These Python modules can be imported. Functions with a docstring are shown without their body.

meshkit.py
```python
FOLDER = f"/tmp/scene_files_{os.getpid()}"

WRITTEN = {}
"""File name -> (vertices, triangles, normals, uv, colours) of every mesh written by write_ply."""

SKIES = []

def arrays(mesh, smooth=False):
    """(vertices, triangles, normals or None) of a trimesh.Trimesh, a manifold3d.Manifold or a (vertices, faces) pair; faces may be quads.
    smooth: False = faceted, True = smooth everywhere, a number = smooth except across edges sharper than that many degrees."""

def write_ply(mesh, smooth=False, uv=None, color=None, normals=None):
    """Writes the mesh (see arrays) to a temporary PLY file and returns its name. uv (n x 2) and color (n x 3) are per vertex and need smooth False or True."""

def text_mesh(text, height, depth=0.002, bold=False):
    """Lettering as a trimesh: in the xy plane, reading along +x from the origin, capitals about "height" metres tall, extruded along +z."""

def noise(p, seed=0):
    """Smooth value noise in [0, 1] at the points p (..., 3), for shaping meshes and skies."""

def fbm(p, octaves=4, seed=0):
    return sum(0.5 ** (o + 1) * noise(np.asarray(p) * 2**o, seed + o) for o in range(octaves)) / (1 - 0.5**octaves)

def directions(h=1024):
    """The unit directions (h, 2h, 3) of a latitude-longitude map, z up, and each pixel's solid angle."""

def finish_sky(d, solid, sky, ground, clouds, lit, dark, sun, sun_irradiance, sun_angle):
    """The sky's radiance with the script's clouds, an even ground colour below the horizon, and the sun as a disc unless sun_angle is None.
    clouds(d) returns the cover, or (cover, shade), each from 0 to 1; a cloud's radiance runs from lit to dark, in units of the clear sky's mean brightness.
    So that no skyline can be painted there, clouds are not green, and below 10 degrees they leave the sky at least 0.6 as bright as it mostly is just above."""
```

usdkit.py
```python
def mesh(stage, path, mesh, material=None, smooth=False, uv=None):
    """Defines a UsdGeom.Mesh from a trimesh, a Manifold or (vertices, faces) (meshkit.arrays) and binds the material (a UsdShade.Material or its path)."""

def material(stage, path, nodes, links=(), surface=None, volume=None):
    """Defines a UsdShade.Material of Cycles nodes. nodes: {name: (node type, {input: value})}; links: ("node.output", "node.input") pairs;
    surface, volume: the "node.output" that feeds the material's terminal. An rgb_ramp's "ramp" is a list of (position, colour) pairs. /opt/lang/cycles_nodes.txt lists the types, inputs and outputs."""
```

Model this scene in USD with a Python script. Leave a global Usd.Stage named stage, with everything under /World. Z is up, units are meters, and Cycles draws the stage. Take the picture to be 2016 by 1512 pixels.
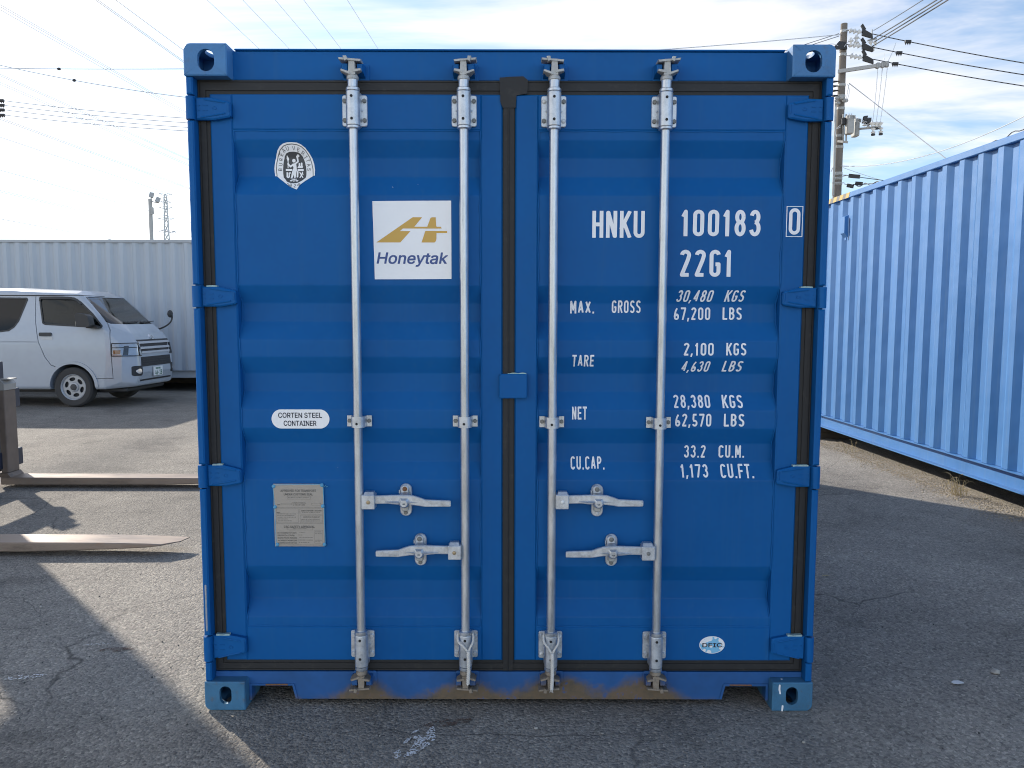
import math
import numpy as np
import trimesh
import manifold3d as m3d
import shapely
from shapely.geometry import Polygon, LineString, box as sbox, Point
from shapely import affinity
from shapely.ops import unary_union
import meshkit
import usdkit
from pxr import Usd, UsdGeom, UsdLux, UsdShade, Gf, Sdf, Vt

stage = Usd.Stage.CreateInMemory()
UsdGeom.SetStageUpAxis(stage, UsdGeom.Tokens.z)
UsdGeom.SetStageMetersPerUnit(stage, 1.0)
UsdGeom.Xform.Define(stage, '/World')
UsdGeom.Scope.Define(stage, '/World/Looks')
PI = math.pi
rng = np.random.default_rng(7)

# ---------------------------------------------------------------- camera
EXPOSURE = 1.82
cam = UsdGeom.Camera.Define(stage, '/World/camera')
pitch, yaw, roll = -0.08651, 0.00097, 0.00191
cp, sp, cy, sy = math.cos(pitch), math.sin(pitch), math.cos(yaw), math.sin(yaw)
fwd = np.array([sy * cp, cy * cp, sp])
right = np.array([cy, -sy, 0.0])
up = np.cross(right, fwd)
right, up = right * math.cos(roll) + up * math.sin(roll), up * math.cos(roll) - right * math.sin(roll)
EYE = np.array([0.0076, -2.975, 1.5755])
M = np.eye(4)
M[0, :3], M[1, :3], M[2, :3], M[3, :3] = right, up, -fwd, EYE
cam.AddTransformOp().Set(Gf.Matrix4d(M.tolist()))
cam.CreateHorizontalApertureAttr(36.0)
cam.CreateVerticalApertureAttr(27.0)
cam.CreateFocalLengthAttr(36.0 * 1520 / 2016)
cam.CreateFStopAttr(0.0)
cam.CreateExposureAttr(EXPOSURE)

# ---------------------------------------------------------------- sky and sun
SUN_EL = math.radians(27.5)
SUN_AZ = math.atan2(-0.690, 0.724)
SKY = 0.056
sun_dir = np.array([math.sin(SUN_AZ) * math.cos(SUN_EL), math.cos(SUN_AZ) * math.cos(SUN_EL), math.sin(SUN_EL)])
sky_mat = usdkit.material(stage, '/World/Looks/sky_look', {
    'tc': ('texture_coordinate', {}),
    'sky': ('sky_texture', {'sky_type': 'single_scattering', 'sun_disc': False, 'sun_elevation': SUN_EL, 'sun_rotation': SUN_AZ,
                            'aerosol_density': 0.4, 'air_density': 1.0, 'ozone_density': 2.2, 'altitude': 20.0}),
    'sep': ('separate_xyz', {}),
    'zz': ('math', {'math_type': 'maximum', 'value2': 0.0}),
    'zo': ('math', {'math_type': 'add', 'value2': 0.10}),
    'dx': ('math', {'math_type': 'divide'}), 'dy': ('math', {'math_type': 'divide'}),
    'comb': ('combine_xyz', {'z': 0.37}),
    'map': ('mapping', {'mapping_type': 'point', 'rotation': (0, 0, 0.62), 'scale': (0.55, 1.25, 1.0), 'location': (3.1, 1.7, 0.0)}),
    'n': ('noise_texture', {'scale': 1.25, 'detail': 9.0, 'roughness': 0.58, 'distortion': 0.35}),
    'n2': ('noise_texture', {'scale': 0.45, 'detail': 3.0, 'roughness': 0.5}),
    'sum': ('math', {'math_type': 'multiply_add', 'value2': 0.75}),
    'r': ('map_range', {'range_type': 'smoothstep', 'from_min': 0.77, 'from_max': 1.00, 'to_min': 0.03, 'to_max': 0.94, 'clamp': True}),
    'hz': ('map_range', {'range_type': 'smoothstep', 'from_min': 0.0, 'from_max': 0.10, 'to_min': 0.25, 'to_max': 1.0, 'clamp': True}),
    'fac': ('math', {'math_type': 'multiply'}),
    'bw': ('rgb_to_bw', {}),
    'cl': ('math', {'math_type': 'multiply_add', 'value2': 0.50, 'value3': 4.1}),
    'cc': ('combine_xyz', {}),
    'tint': ('mix_color', {'blend_type': 'multiply', 'fac': 1.0, 'b': (1.0, 1.0, 1.04)}),
    'mx': ('mix_color', {'blend_type': 'mix', 'use_clamp': False}),
    'bg': ('background_shader', {'strength': SKY}),
}, [('tc.generated', 'sep.vector'), ('sep.z', 'zz.value1'), ('zz.value', 'zo.value1'), ('sep.x', 'dx.value1'), ('zo.value', 'dx.value2'),
    ('sep.y', 'dy.value1'), ('zo.value', 'dy.value2'), ('dx.value', 'comb.x'), ('dy.value', 'comb.y'), ('comb.vector', 'map.vector'),
    ('map.vector', 'n.vector'), ('map.vector', 'n2.vector'), ('n2.fac', 'sum.value1'), ('n.fac', 'sum.value3'), ('sum.value', 'r.value'), ('sep.z', 'hz.value'),
    ('r.result', 'fac.value1'), ('hz.result', 'fac.value2'), ('sky.color', 'bw.color'), ('bw.val', 'cl.value1'),
    ('cl.value', 'cc.x'), ('cl.value', 'cc.y'), ('cl.value', 'cc.z'), ('cc.vector', 'tint.a'), ('tint.result', 'mx.b'), ('sky.color', 'mx.a'), ('fac.value', 'mx.fac'),
    ('mx.result', 'bg.color')], surface='bg.background')
sky = UsdLux.DomeLight.Define(stage, '/World/sky')
UsdShade.MaterialBindingAPI.Apply(sky.GetPrim()).Bind(sky_mat)
sky.GetPrim().SetCustomDataByKey('kind', 'structure')
sun = UsdLux.DistantLight.Define(stage, '/World/sun')
sun.CreateIntensityAttr(0.42)
sun.CreateNormalizeAttr(True)
sun.CreateAngleAttr(0.8)
sun.CreateColorAttr(Gf.Vec3f(1.0, 0.93, 0.83))
zax = sun_dir
xax = np.cross([0, 0, 1.0], zax); xax /= np.linalg.norm(xax)
yax = np.cross(zax, xax)
M = np.eye(4); M[0, :3], M[1, :3], M[2, :3] = xax, yax, zax
sun.AddTransformOp().Set(Gf.Matrix4d(M.tolist()))

# ---------------------------------------------------------------- materials
LOOK = {}


def mat(name, nodes, links, surface='p.BSDF'):
    LOOK[name] = usdkit.material(stage, '/World/Looks/' + name, nodes, links, surface=surface)
    return LOOK[name]


def paint(name, col, rough=0.45, var=0.12, scale=2.5, metallic=0.0, bump=0.0, bscale=160.0, stretch=(1, 1, 1), spec=0.5, dirt=None, dirt_amt=0.0, rvar=0.08, coat=0.0, streak=None, streak_amt=0.0, dent=0.0):
    """A painted or plain surface: broad tone drift, a fine grain, a little unevenness in the gloss."""
    c = np.array(col, float)
    nodes = {
        'g': ('geometry', {}),
        'm': ('mapping', {'mapping_type': 'point', 'scale': stretch}),
        'n': ('noise_texture', {'scale': scale, 'detail': 6.0, 'roughness': 0.62}),
        'nf': ('noise_texture', {'scale': scale * 22, 'detail': 3.0, 'roughness': 0.6}),
        'add': ('math', {'math_type': 'multiply_add', 'value2': 0.35}),
        'r': ('rgb_ramp', {'ramp': [(0.40, tuple(c * (1 - var))), (0.62, tuple(c)), (0.95, tuple(np.minimum(c * (1 + var), 0.95)))]}),
        'rr': ('map_range', {'from_min': 0.3, 'from_max': 0.7, 'to_min': max(rough - rvar, 0.03), 'to_max': rough + rvar, 'clamp': True}),
        'p': ('principled_bsdf', {'metallic': metallic, 'specular_ior_level': spec, 'coat_weight': coat}),
    }
    links = [('g.position', 'm.vector'), ('m.vector', 'n.vector'), ('m.vector', 'nf.vector'), ('nf.fac', 'add.value1'), ('n.fac', 'add.value3'),
             ('add.value', 'r.fac'), ('n.fac', 'rr.value'), ('rr.result', 'p.roughness')]
    last = 'r.color'
    if dirt is not None:
        nodes['dn'] = ('noise_texture', {'scale': scale * 3.3, 'detail': 8.0, 'roughness': 0.7})
        nodes['dr'] = ('map_range', {'range_type': 'smoothstep', 'from_min': 0.52, 'from_max': 0.78, 'to_min': 0.0, 'to_max': dirt_amt, 'clamp': True})
        nodes['dm'] = ('mix_color', {'b': dirt})
        links += [('m.vector', 'dn.vector'), ('dn.fac', 'dr.value'), ('dr.result', 'dm.fac'), (last, 'dm.a')]
        last = 'dm.result'
    if streak is not None:      # faint vertical run marks
        nodes['sm'] = ('mapping', {'mapping_type': 'point', 'scale': (34, 34, 0.9)})
        nodes['sn'] = ('noise_texture', {'scale': 1.0, 'detail': 5.0, 'roughness': 0.65})
        nodes['sr'] = ('map_range', {'range_type': 'smoothstep', 'from_min': 0.50, 'from_max': 0.76, 'to_min': 0.0, 'to_max': streak_amt, 'clamp': True})
        nodes['sx'] = ('mix_color', {'b': streak})
        links += [('g.position', 'sm.vector'), ('sm.vector', 'sn.vector'), ('sn.fac', 'sr.value'), ('sr.result', 'sx.fac'), (last, 'sx.a')]
        last = 'sx.result'
    links.append((last, 'p.base_color'))
    if dent:
        nodes['dn1'] = ('noise_texture', {'scale': 2.6, 'detail': 2.0, 'roughness': 0.5})
        nodes['db'] = ('bump', {'strength': dent, 'distance': 0.02})
        links += [('g.position', 'dn1.vector'), ('dn1.fac', 'db.height'), ('db.normal', 'p.normal' if not bump else 'b.normal')]
    if bump:
        nodes['bn'] = ('noise_texture', {'scale': bscale, 'detail': 3.0, 'roughness': 0.6})
        nodes['b'] = ('bump', {'strength': bump, 'distance': 0.002})
        links += [('m.vector', 'bn.vector'), ('bn.fac', 'b.height'), ('b.normal', 'p.normal')]
    return mat(name, nodes, links)


BLUE = (0.0050, 0.096, 0.300)
paint('container_blue', BLUE, rough=0.46, spec=0.16, var=0.10, scale=1.7, bump=0.05, bscale=55, dirt=(0.012, 0.10, 0.27), dirt_amt=0.25, streak=(0.03, 0.12, 0.27), streak_amt=0.22, dent=0.5)
paint('casting_blue', (0.046, 0.168, 0.36), rough=0.5, var=0.2, scale=7, bump=0.35, bscale=120, dirt=(0.10, 0.10, 0.085), dirt_amt=0.6)
paint('casting_grimy', (0.042, 0.150, 0.265), rough=0.55, var=0.3, scale=9, bump=0.4, bscale=130, dirt=(0.13, 0.085, 0.04), dirt_amt=0.75)
paint('galvanised', (0.54, 0.565, 0.59), rough=0.33, var=0.26, scale=26, metallic=0.7, bump=0.12, bscale=420)
paint('galvanised_rod', (0.56, 0.58, 0.60), rough=0.29, var=0.28, scale=14, metallic=0.85, stretch=(2.2, 2.2, 0.35), bump=0.1, bscale=300, dirt=(0.2, 0.2, 0.19), dirt_amt=0.35)
paint('cast_steel', (0.40, 0.40, 0.38), rough=0.5, var=0.25, scale=30, metallic=0.3, bump=0.3, bscale=300)
paint('cast_steel_grimy', (0.25, 0.21, 0.165), rough=0.6, var=0.4, scale=30, metallic=0.2, bump=0.4, bscale=260, dirt=(0.16, 0.08, 0.035), dirt_amt=0.7)
paint('bolt_grey', (0.19, 0.19, 0.18), rough=0.5, var=0.2, scale=60, metallic=0.4)
paint('bolt_bright', (0.66, 0.67, 0.66), rough=0.35, var=0.1, scale=60, metallic=0.2)
paint('bolt_brass', (0.40, 0.30, 0.18), rough=0.4, var=0.2, scale=80, metallic=0.6)
paint('bolt_rusty', (0.17, 0.075, 0.035), rough=0.7, var=0.4, scale=120)
paint('rubber', (0.014, 0.014, 0.0145), rough=0.62, var=0.35, scale=9, bump=0.2, bscale=90, dirt=(0.06, 0.055, 0.047), dirt_amt=0.5)
paint('hole_black', (0.01, 0.01, 0.011), rough=0.8)
paint('decal_white', (0.85, 0.85, 0.85), rough=0.4, var=0.04, scale=5)
paint('marking_white', (0.83, 0.83, 0.84), rough=0.45, var=0.05, scale=8)
paint('decal_gold', (0.60, 0.36, 0.075), rough=0.4, var=0.03)
paint('decal_blue', (0.045, 0.085, 0.25), rough=0.4, var=0.03)
paint('decal_dark', (0.055, 0.058, 0.062), rough=0.45, var=0.05)
paint('decal_ink', (0.018, 0.024, 0.04), rough=0.45, var=0.05)
paint('decal_sky', (0.22, 0.52, 0.74), rough=0.4, var=0.05)
paint('plate_metal', (0.36, 0.325, 0.285), rough=0.4, var=0.06, scale=14, metallic=0.25)
paint('plate_ink', (0.10, 0.095, 0.09), rough=0.5, var=0.1)
paint('rivet_blue', (0.10, 0.33, 0.52), rough=0.45, var=0.15, scale=60)
paint('shim_pale', (0.30, 0.42, 0.41), rough=0.7, var=0.35, scale=60, bump=0.3)
paint('bare_metal', (0.33, 0.34, 0.36), rough=0.5, var=0.35, scale=60, metallic=0.3)
paint('rope_white', (0.62, 0.60, 0.56), rough=0.8, var=0.14, scale=60)
paint('wood_dark', (0.07, 0.058, 0.045), rough=0.85, var=0.35, scale=8, bump=0.5, bscale=60)
paint('faded_blue', (0.046, 0.172, 0.41), rough=0.5, var=0.13, scale=1.4, stretch=(1, 1, 0.35), bump=0.06, bscale=40, dirt=(0.12, 0.21, 0.36), dirt_amt=0.3, streak=(0.12, 0.23, 0.38), streak_amt=0.3, dent=0.6)
paint('faded_blue_dark', (0.02, 0.07, 0.19), rough=0.5, var=0.1)
paint('hazard_yellow', (0.52, 0.36, 0.10), rough=0.5, var=0.1)
paint('hazard_grey', (0.17, 0.16, 0.14), rough=0.55, var=0.15)
paint('pale_grey', (0.385, 0.425, 0.47), rough=0.5, var=0.06, scale=1.1, stretch=(1, 1, 0.3), streak=(0.33, 0.32, 0.30), streak_amt=0.35, dent=0.5)
paint('pale_grey_rail', (0.36, 0.38, 0.40), rough=0.5, var=0.08, scale=1.1)
paint('concrete_pole', (0.145, 0.128, 0.112), rough=0.85, var=0.2, scale=3, stretch=(1, 1, 0.25), bump=0.3, bscale=40)
paint('steel_fitting', (0.33, 0.335, 0.33), rough=0.5, var=0.15, scale=8, metallic=0.3)
paint('porcelain', (0.70, 0.70, 0.69), rough=0.25, var=0.05)
paint('black_fitting', (0.02, 0.021, 0.024), rough=0.5, var=0.2, scale=10)
paint('wire_black', (0.045, 0.047, 0.05), rough=0.5, var=0.05)
paint('wire_grey', (0.52, 0.55, 0.58), rough=0.5, var=0.05)
paint('pylon_steel', (0.50, 0.53, 0.54), rough=0.5, var=0.05, metallic=0.2)
paint('fork_steel', (0.245, 0.19, 0.15), rough=0.42, var=0.35, scale=5, metallic=0.35, stretch=(0.5, 2, 2), bump=0.15, bscale=80, dirt=(0.27, 0.16, 0.10), dirt_amt=0.7)
paint('fork_shank', (0.15, 0.112, 0.088), rough=0.6, var=0.3, scale=8, metallic=0.2, bump=0.2, dirt=(0.2, 0.17, 0.14), dirt_amt=0.5)
paint('hook_steel', (0.30, 0.29, 0.27), rough=0.45, var=0.2, scale=12, metallic=0.3)
paint('carriage_dark', (0.02, 0.026, 0.045), rough=0.5, var=0.25, scale=6)
paint('truck_orange', (0.48, 0.16, 0.03), rough=0.4, var=0.1)
paint('tyre', (0.035, 0.034, 0.033), rough=0.75, var=0.25, scale=10, bump=0.2)
paint('rim_silver', (0.42, 0.43, 0.44), rough=0.35, var=0.06, metallic=0.4)
paint('hub_dark', (0.05, 0.05, 0.052), rough=0.5)
paint('van_silver', (0.37, 0.405, 0.45), rough=0.30, var=0.03, metallic=0.25, coat=0.35, rvar=0.03)
paint('van_trim', (0.028, 0.029, 0.030), rough=0.5, var=0.1)
paint('van_inside', (0.16, 0.16, 0.16), rough=0.8, var=0.2)
paint('van_seat', (0.16, 0.15, 0.145), rough=0.9, var=0.2)
paint('lamp_inner', (0.62, 0.64, 0.67), rough=0.25, var=0.05, metallic=0.3)
paint('chrome', (0.78, 0.79, 0.81), rough=0.12, var=0.02, metallic=0.9)
paint('amber', (0.55, 0.22, 0.05), rough=0.3, var=0.05)
paint('plate_white', (0.70, 0.71, 0.70), rough=0.4, var=0.03)
paint('plate_green', (0.03, 0.12, 0.07), rough=0.4, var=0.03)
paint('dry_straw', (0.46, 0.37, 0.21), rough=0.9, var=0.3, scale=20)
paint('sand_soil', (0.36, 0.30, 0.215), rough=0.95, var=0.2, scale=25, bump=0.5, bscale=150)
paint('stone_pale', (0.38, 0.36, 0.32), rough=0.9, var=0.25, scale=40, bump=0.4)
paint('stone_dark', (0.07, 0.066, 0.06), rough=0.9, var=0.25, scale=40)
paint('chip_white', (0.68, 0.68, 0.67), rough=0.8, var=0.12, scale=40)
paint('rust_stain', (0.13, 0.085, 0.065), rough=0.9, var=0.3, scale=30)
paint('mark_white', (0.80, 0.79, 0.77), rough=0.85, var=0.25, scale=30)

mat('rust_sill', {   # blue sill with rust that has crept up round the cam keepers and along the lower edge
    'g': ('geometry', {}), 's': ('separate_xyz', {}),
    'ax': ('math', {'math_type': 'absolute'}),
    'd1': ('math', {'math_type': 'subtract', 'value2': 0.587}), 'd1a': ('math', {'math_type': 'absolute'}),
    'd2': ('math', {'math_type': 'subtract', 'value2': 0.171}), 'd2a': ('math', {'math_type': 'absolute'}),
    'dm': ('math', {'math_type': 'minimum'}),
    'near': ('map_range', {'from_min': 0.0, 'from_max': 0.17, 'to_min': 0.085, 'to_max': 0.0, 'clamp': True}),
    'sk': ('map_range', {'range_type': 'smoothstep', 'from_min': -0.75, 'from_max': 0.35, 'to_min': -0.022, 'to_max': 0.022, 'clamp': True}),
    'sk2': ('map_range', {'range_type': 'smoothstep', 'from_min': 0.45, 'from_max': 0.75, 'to_min': 0.0, 'to_max': 0.045, 'clamp': True}),
    'n': ('noise_texture', {'scale': 7.0, 'detail': 8.0, 'roughness': 0.7}),
    'nn': ('math', {'math_type': 'multiply_add', 'value2': 0.16, 'value3': -0.075}),
    'h1': ('math', {'math_type': 'add'}), 'h2': ('math', {'math_type': 'add'}), 'h3': ('math', {'math_type': 'subtract'}),
    'lvl': ('math', {'math_type': 'subtract'}),
    'f': ('map_range', {'range_type': 'smoothstep', 'from_min': -0.062, 'from_max': 0.000, 'to_min': 0.0, 'to_max': 0.94, 'clamp': True}),
    'nb': ('noise_texture', {'scale': 30.0, 'detail': 6.0, 'roughness': 0.7}),
    'blot': ('map_range', {'range_type': 'smoothstep', 'from_min': 0.56, 'from_max': 0.66, 'to_min': 1.0, 'to_max': 0.25, 'clamp': True}),
    'ff': ('math', {'math_type': 'multiply'}),
    'rust': ('rgb_ramp', {'ramp': [(0.3, (0.095, 0.074, 0.042)), (0.5, (0.145, 0.100, 0.048)), (0.75, (0.21, 0.115, 0.042))]}),
    'blue': ('rgb_ramp', {'ramp': [(0.35, (0.012, 0.075, 0.22)), (0.6, (0.014, 0.095, 0.29)), (0.8, (0.03, 0.13, 0.29))]}),
    'mx': ('mix_color', {}), 'b': ('bump', {'strength': 0.25, 'distance': 0.002}),
    'p': ('principled_bsdf', {'roughness': 0.55})},
    [('g.position', 's.vector'), ('s.x', 'ax.value1'), ('ax.value', 'd1.value1'), ('d1.value', 'd1a.value1'), ('ax.value', 'd2.value1'), ('d2.value', 'd2a.value1'),
     ('d1a.value', 'dm.value1'), ('d2a.value', 'dm.value2'), ('dm.value', 'near.value'), ('s.x', 'sk.value'), ('s.x', 'sk2.value'), ('g.position', 'n.vector'), ('n.fac', 'nn.value1'),
     ('near.result', 'h1.value1'), ('nn.value', 'h1.value2'), ('h1.value', 'h2.value1'), ('sk.result', 'h2.value2'), ('h2.value', 'h3.value1'), ('sk2.result', 'h3.value2'),
     ('s.z', 'lvl.value2'), ('h3.value', 'lvl.value1'), ('lvl.value', 'f.value'), ('g.position', 'nb.vector'), ('nb.fac', 'blot.value'),
     ('f.result', 'ff.value1'), ('blot.result', 'ff.value2'), ('nb.fac', 'rust.fac'), ('n.fac', 'blue.fac'), ('blue.color', 'mx.a'), ('rust.color', 'mx.b'), ('ff.value', 'mx.fac'),
     ('mx.result', 'p.base_color'), ('nb.fac', 'b.height'), ('b.normal', 'p.normal')])

mat('asphalt', {   # worn asphalt: exposed aggregate, patches, tyre-polished drift, fine cracks, pale flecks
    'g': ('geometry', {}),
    'big': ('noise_texture', {'scale': 0.42, 'detail': 5.0, 'roughness': 0.6}),
    'mid': ('noise_texture', {'scale': 3.1, 'detail': 6.0, 'roughness': 0.65}),
    'tone': ('math', {'math_type': 'multiply_add', 'value2': 0.55}),
    'base': ('rgb_ramp', {'ramp': [(0.50, (0.215, 0.196, 0.168)), (0.75, (0.305, 0.276, 0.236)), (1.0, (0.40, 0.36, 0.305))]}),
    'vor': ('voronoi_texture', {'feature': 'f1', 'scale': 95.0, 'randomness': 1.0}),
    'vc': ('rgb_to_bw', {}),
    'vr': ('rgb_ramp', {'ramp': [(0.0, (0.40, 0.40, 0.41)), (0.40, (0.88, 0.88, 0.88)), (0.75, (1.18, 1.17, 1.15)), (1.0, (1.85, 1.81, 1.75))]}),
    'agg': ('mix_color', {'blend_type': 'multiply', 'fac': 0.85, 'use_clamp': False}),
    'fine': ('noise_texture', {'scale': 210.0, 'detail': 3.0, 'roughness': 0.7}),
    'finer': ('rgb_ramp', {'ramp': [(0.30, (0.55, 0.55, 0.56)), (0.5, (1.0, 1.0, 1.0)), (0.72, (1.4, 1.38, 1.35))]}),
    'agg2': ('mix_color', {'blend_type': 'multiply', 'fac': 0.8, 'use_clamp': False}),
    'st': ('noise_texture', {'scale': 0.85, 'detail': 7.0, 'roughness': 0.62, 'distortion': 0.6}),
    'str': ('rgb_ramp', {'ramp': [(0.30, (0.66, 0.66, 0.67)), (0.44, (0.98, 0.98, 0.98)), (0.60, (1.0, 1.0, 1.0)), (0.75, (1.10, 1.09, 1.07))]}),
    'stm': ('mix_color', {'blend_type': 'multiply', 'fac': 1.0, 'use_clamp': False}),
    'wn': ('noise_texture', {'scale': 1.6, 'detail': 4.0, 'roughness': 0.6}),
    'wv': ('vector_math', {'math_type': 'scale', 'scale': 0.22}),
    'wa': ('vector_math', {'math_type': 'add'}),
    'crk': ('voronoi_texture', {'feature': 'distance_to_edge', 'scale': 0.85, 'randomness': 1.0}),
    'crm': ('map_range', {'from_min': 0.0013, 'from_max': 0.0047, 'to_min': 1.0, 'to_max': 0.0, 'clamp': True}),
    'ck': ('noise_texture', {'scale': 0.55, 'detail': 4.0, 'roughness': 0.6}),
    'ckm': ('map_range', {'from_min': 0.43, 'from_max': 0.60, 'to_min': 0.0, 'to_max': 0.65, 'clamp': True}),
    'cf': ('math', {'math_type': 'multiply'}),
    'cm': ('mix_color', {'b': (0.050, 0.047, 0.044)}),
    'fl': ('voronoi_texture', {'feature': 'f1', 'scale': 26.0, 'randomness': 1.0}),
    'flm': ('map_range', {'from_min': 0.06, 'from_max': 0.10, 'to_min': 1.0, 'to_max': 0.0, 'clamp': True}),
    'flr': ('rgb_to_bw', {}), 'flg': ('math', {'math_type': 'greater_than', 'value2': 0.74}),
    'flf': ('math', {'math_type': 'multiply'}), 'flf2': ('math', {'math_type': 'multiply', 'value2': 0.75}),
    'fm': ('mix_color', {'b': (0.46, 0.46, 0.45)}),
    'inv': ('math', {'math_type': 'multiply_add', 'value2': -1.0, 'value3': 1.0}),
    'hh': ('math', {'math_type': 'multiply_add', 'value2': 0.6}),
    'b': ('bump', {'strength': 0.9, 'distance': 0.0075}),
    'p': ('principled_bsdf', {'roughness': 0.88, 'specular_ior_level': 0.35})},
    [('g.position', 'big.vector'), ('g.position', 'mid.vector'), ('mid.fac', 'tone.value1'), ('big.fac', 'tone.value3'), ('tone.value', 'base.fac'),
     ('g.position', 'vor.vector'), ('vor.color', 'vc.color'), ('vc.val', 'vr.fac'), ('base.color', 'agg.a'), ('vr.color', 'agg.b'),
     ('g.position', 'fine.vector'), ('fine.fac', 'finer.fac'), ('agg.result', 'agg2.a'), ('finer.color', 'agg2.b'),
     ('g.position', 'wn.vector'), ('wn.color', 'wv.vector1'), ('g.position', 'wa.vector1'), ('wv.vector', 'wa.vector2'), ('wa.vector', 'crk.vector'), ('crk.distance', 'crm.value'),
     ('g.position', 'ck.vector'), ('ck.fac', 'ckm.value'), ('crm.result', 'cf.value1'), ('ckm.result', 'cf.value2'), ('g.position', 'st.vector'), ('st.fac', 'str.fac'), ('agg2.result', 'stm.a'), ('str.color', 'stm.b'), ('stm.result', 'cm.a'), ('cf.value', 'cm.fac'),
     ('g.position', 'fl.vector'), ('fl.distance', 'flm.value'), ('fl.color', 'flr.color'), ('flr.val', 'flg.value1'), ('flm.result', 'flf.value1'), ('flg.value', 'flf.value2'),
     ('flf.value', 'flf2.value1'), ('cm.result', 'fm.a'), ('flf2.value', 'fm.fac'), ('fm.result', 'p.base_color'),
     ('vor.distance', 'inv.value1'), ('fine.fac', 'hh.value1'), ('inv.value', 'hh.value3'), ('hh.value', 'b.height'), ('b.normal', 'p.normal')])


def glass(name, tint, gloss_rough=0.02, ior=1.5):
    return mat(name, {'fr': ('fresnel', {'IOR': ior}), 't': ('transparent_bsdf', {'color': tint}), 'gl': ('glossy_bsdf', {'color': (0.95, 0.95, 0.95), 'roughness': gloss_rough}),
                      'mx': ('mix_closure', {})}, [('fr.fac', 'mx.fac'), ('t.BSDF', 'mx.closure1'), ('gl.BSDF', 'mx.closure2')], surface='mx.closure')


glass('van_glass', (0.42, 0.46, 0.44))
glass('van_glass_dark', (0.16, 0.17, 0.17))
glass('van_windshield', (0.62, 0.68, 0.66), ior=2.1)
glass('lamp_glass', (0.88, 0.90, 0.92))

# ---------------------------------------------------------------- helpers
TAKEN = {}


def numbered(parent, name):
    k = (parent, name)
    TAKEN[k] = TAKEN.get(k, -1) + 1
    return name if TAKEN[k] == 0 else '%s_%03d' % (name, TAKEN[k])


class T:
    """A thing or part: its path and the matrix that takes the coordinates shapes are given in to its own space."""
    def __init__(self, path, inv):
        self.path, self.inv = path, inv

    @property
    def prim(self):
        return stage.GetPrimAtPath(self.path)


def tag(prim, label=None, cat=None, group=None, kind=None):
    prim = prim.prim if isinstance(prim, T) else prim
    for k, v in (('label', label), ('category', cat), ('group', group), ('kind', kind)):
        if v:
            prim.SetCustomDataByKey(k, v)
    return prim


def thing(name, label, cat, loc=(0, 0, 0), rotz=0.0, group=None, kind=None, local=False):
    """An Xform at the thing's base. local: its shapes are given in its own coordinates; otherwise in the world's."""
    path = '/World/' + numbered('/World', name)
    x = UsdGeom.Xform.Define(stage, path)
    x.AddTranslateOp().Set(Gf.Vec3d(*map(float, loc)))
    if rotz:
        x.AddRotateZOp().Set(math.degrees(rotz))
    tag(x.GetPrim(), label, cat, group, kind)
    inv = np.eye(4)
    if not local:
        c, s = math.cos(rotz), math.sin(rotz)
        m = np.array([[c, -s, 0, loc[0]], [s, c, 0, loc[1]], [0, 0, 1, loc[2]], [0, 0, 0, 1.0]])
        inv = np.linalg.inv(m)
    return T(path, inv)


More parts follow.
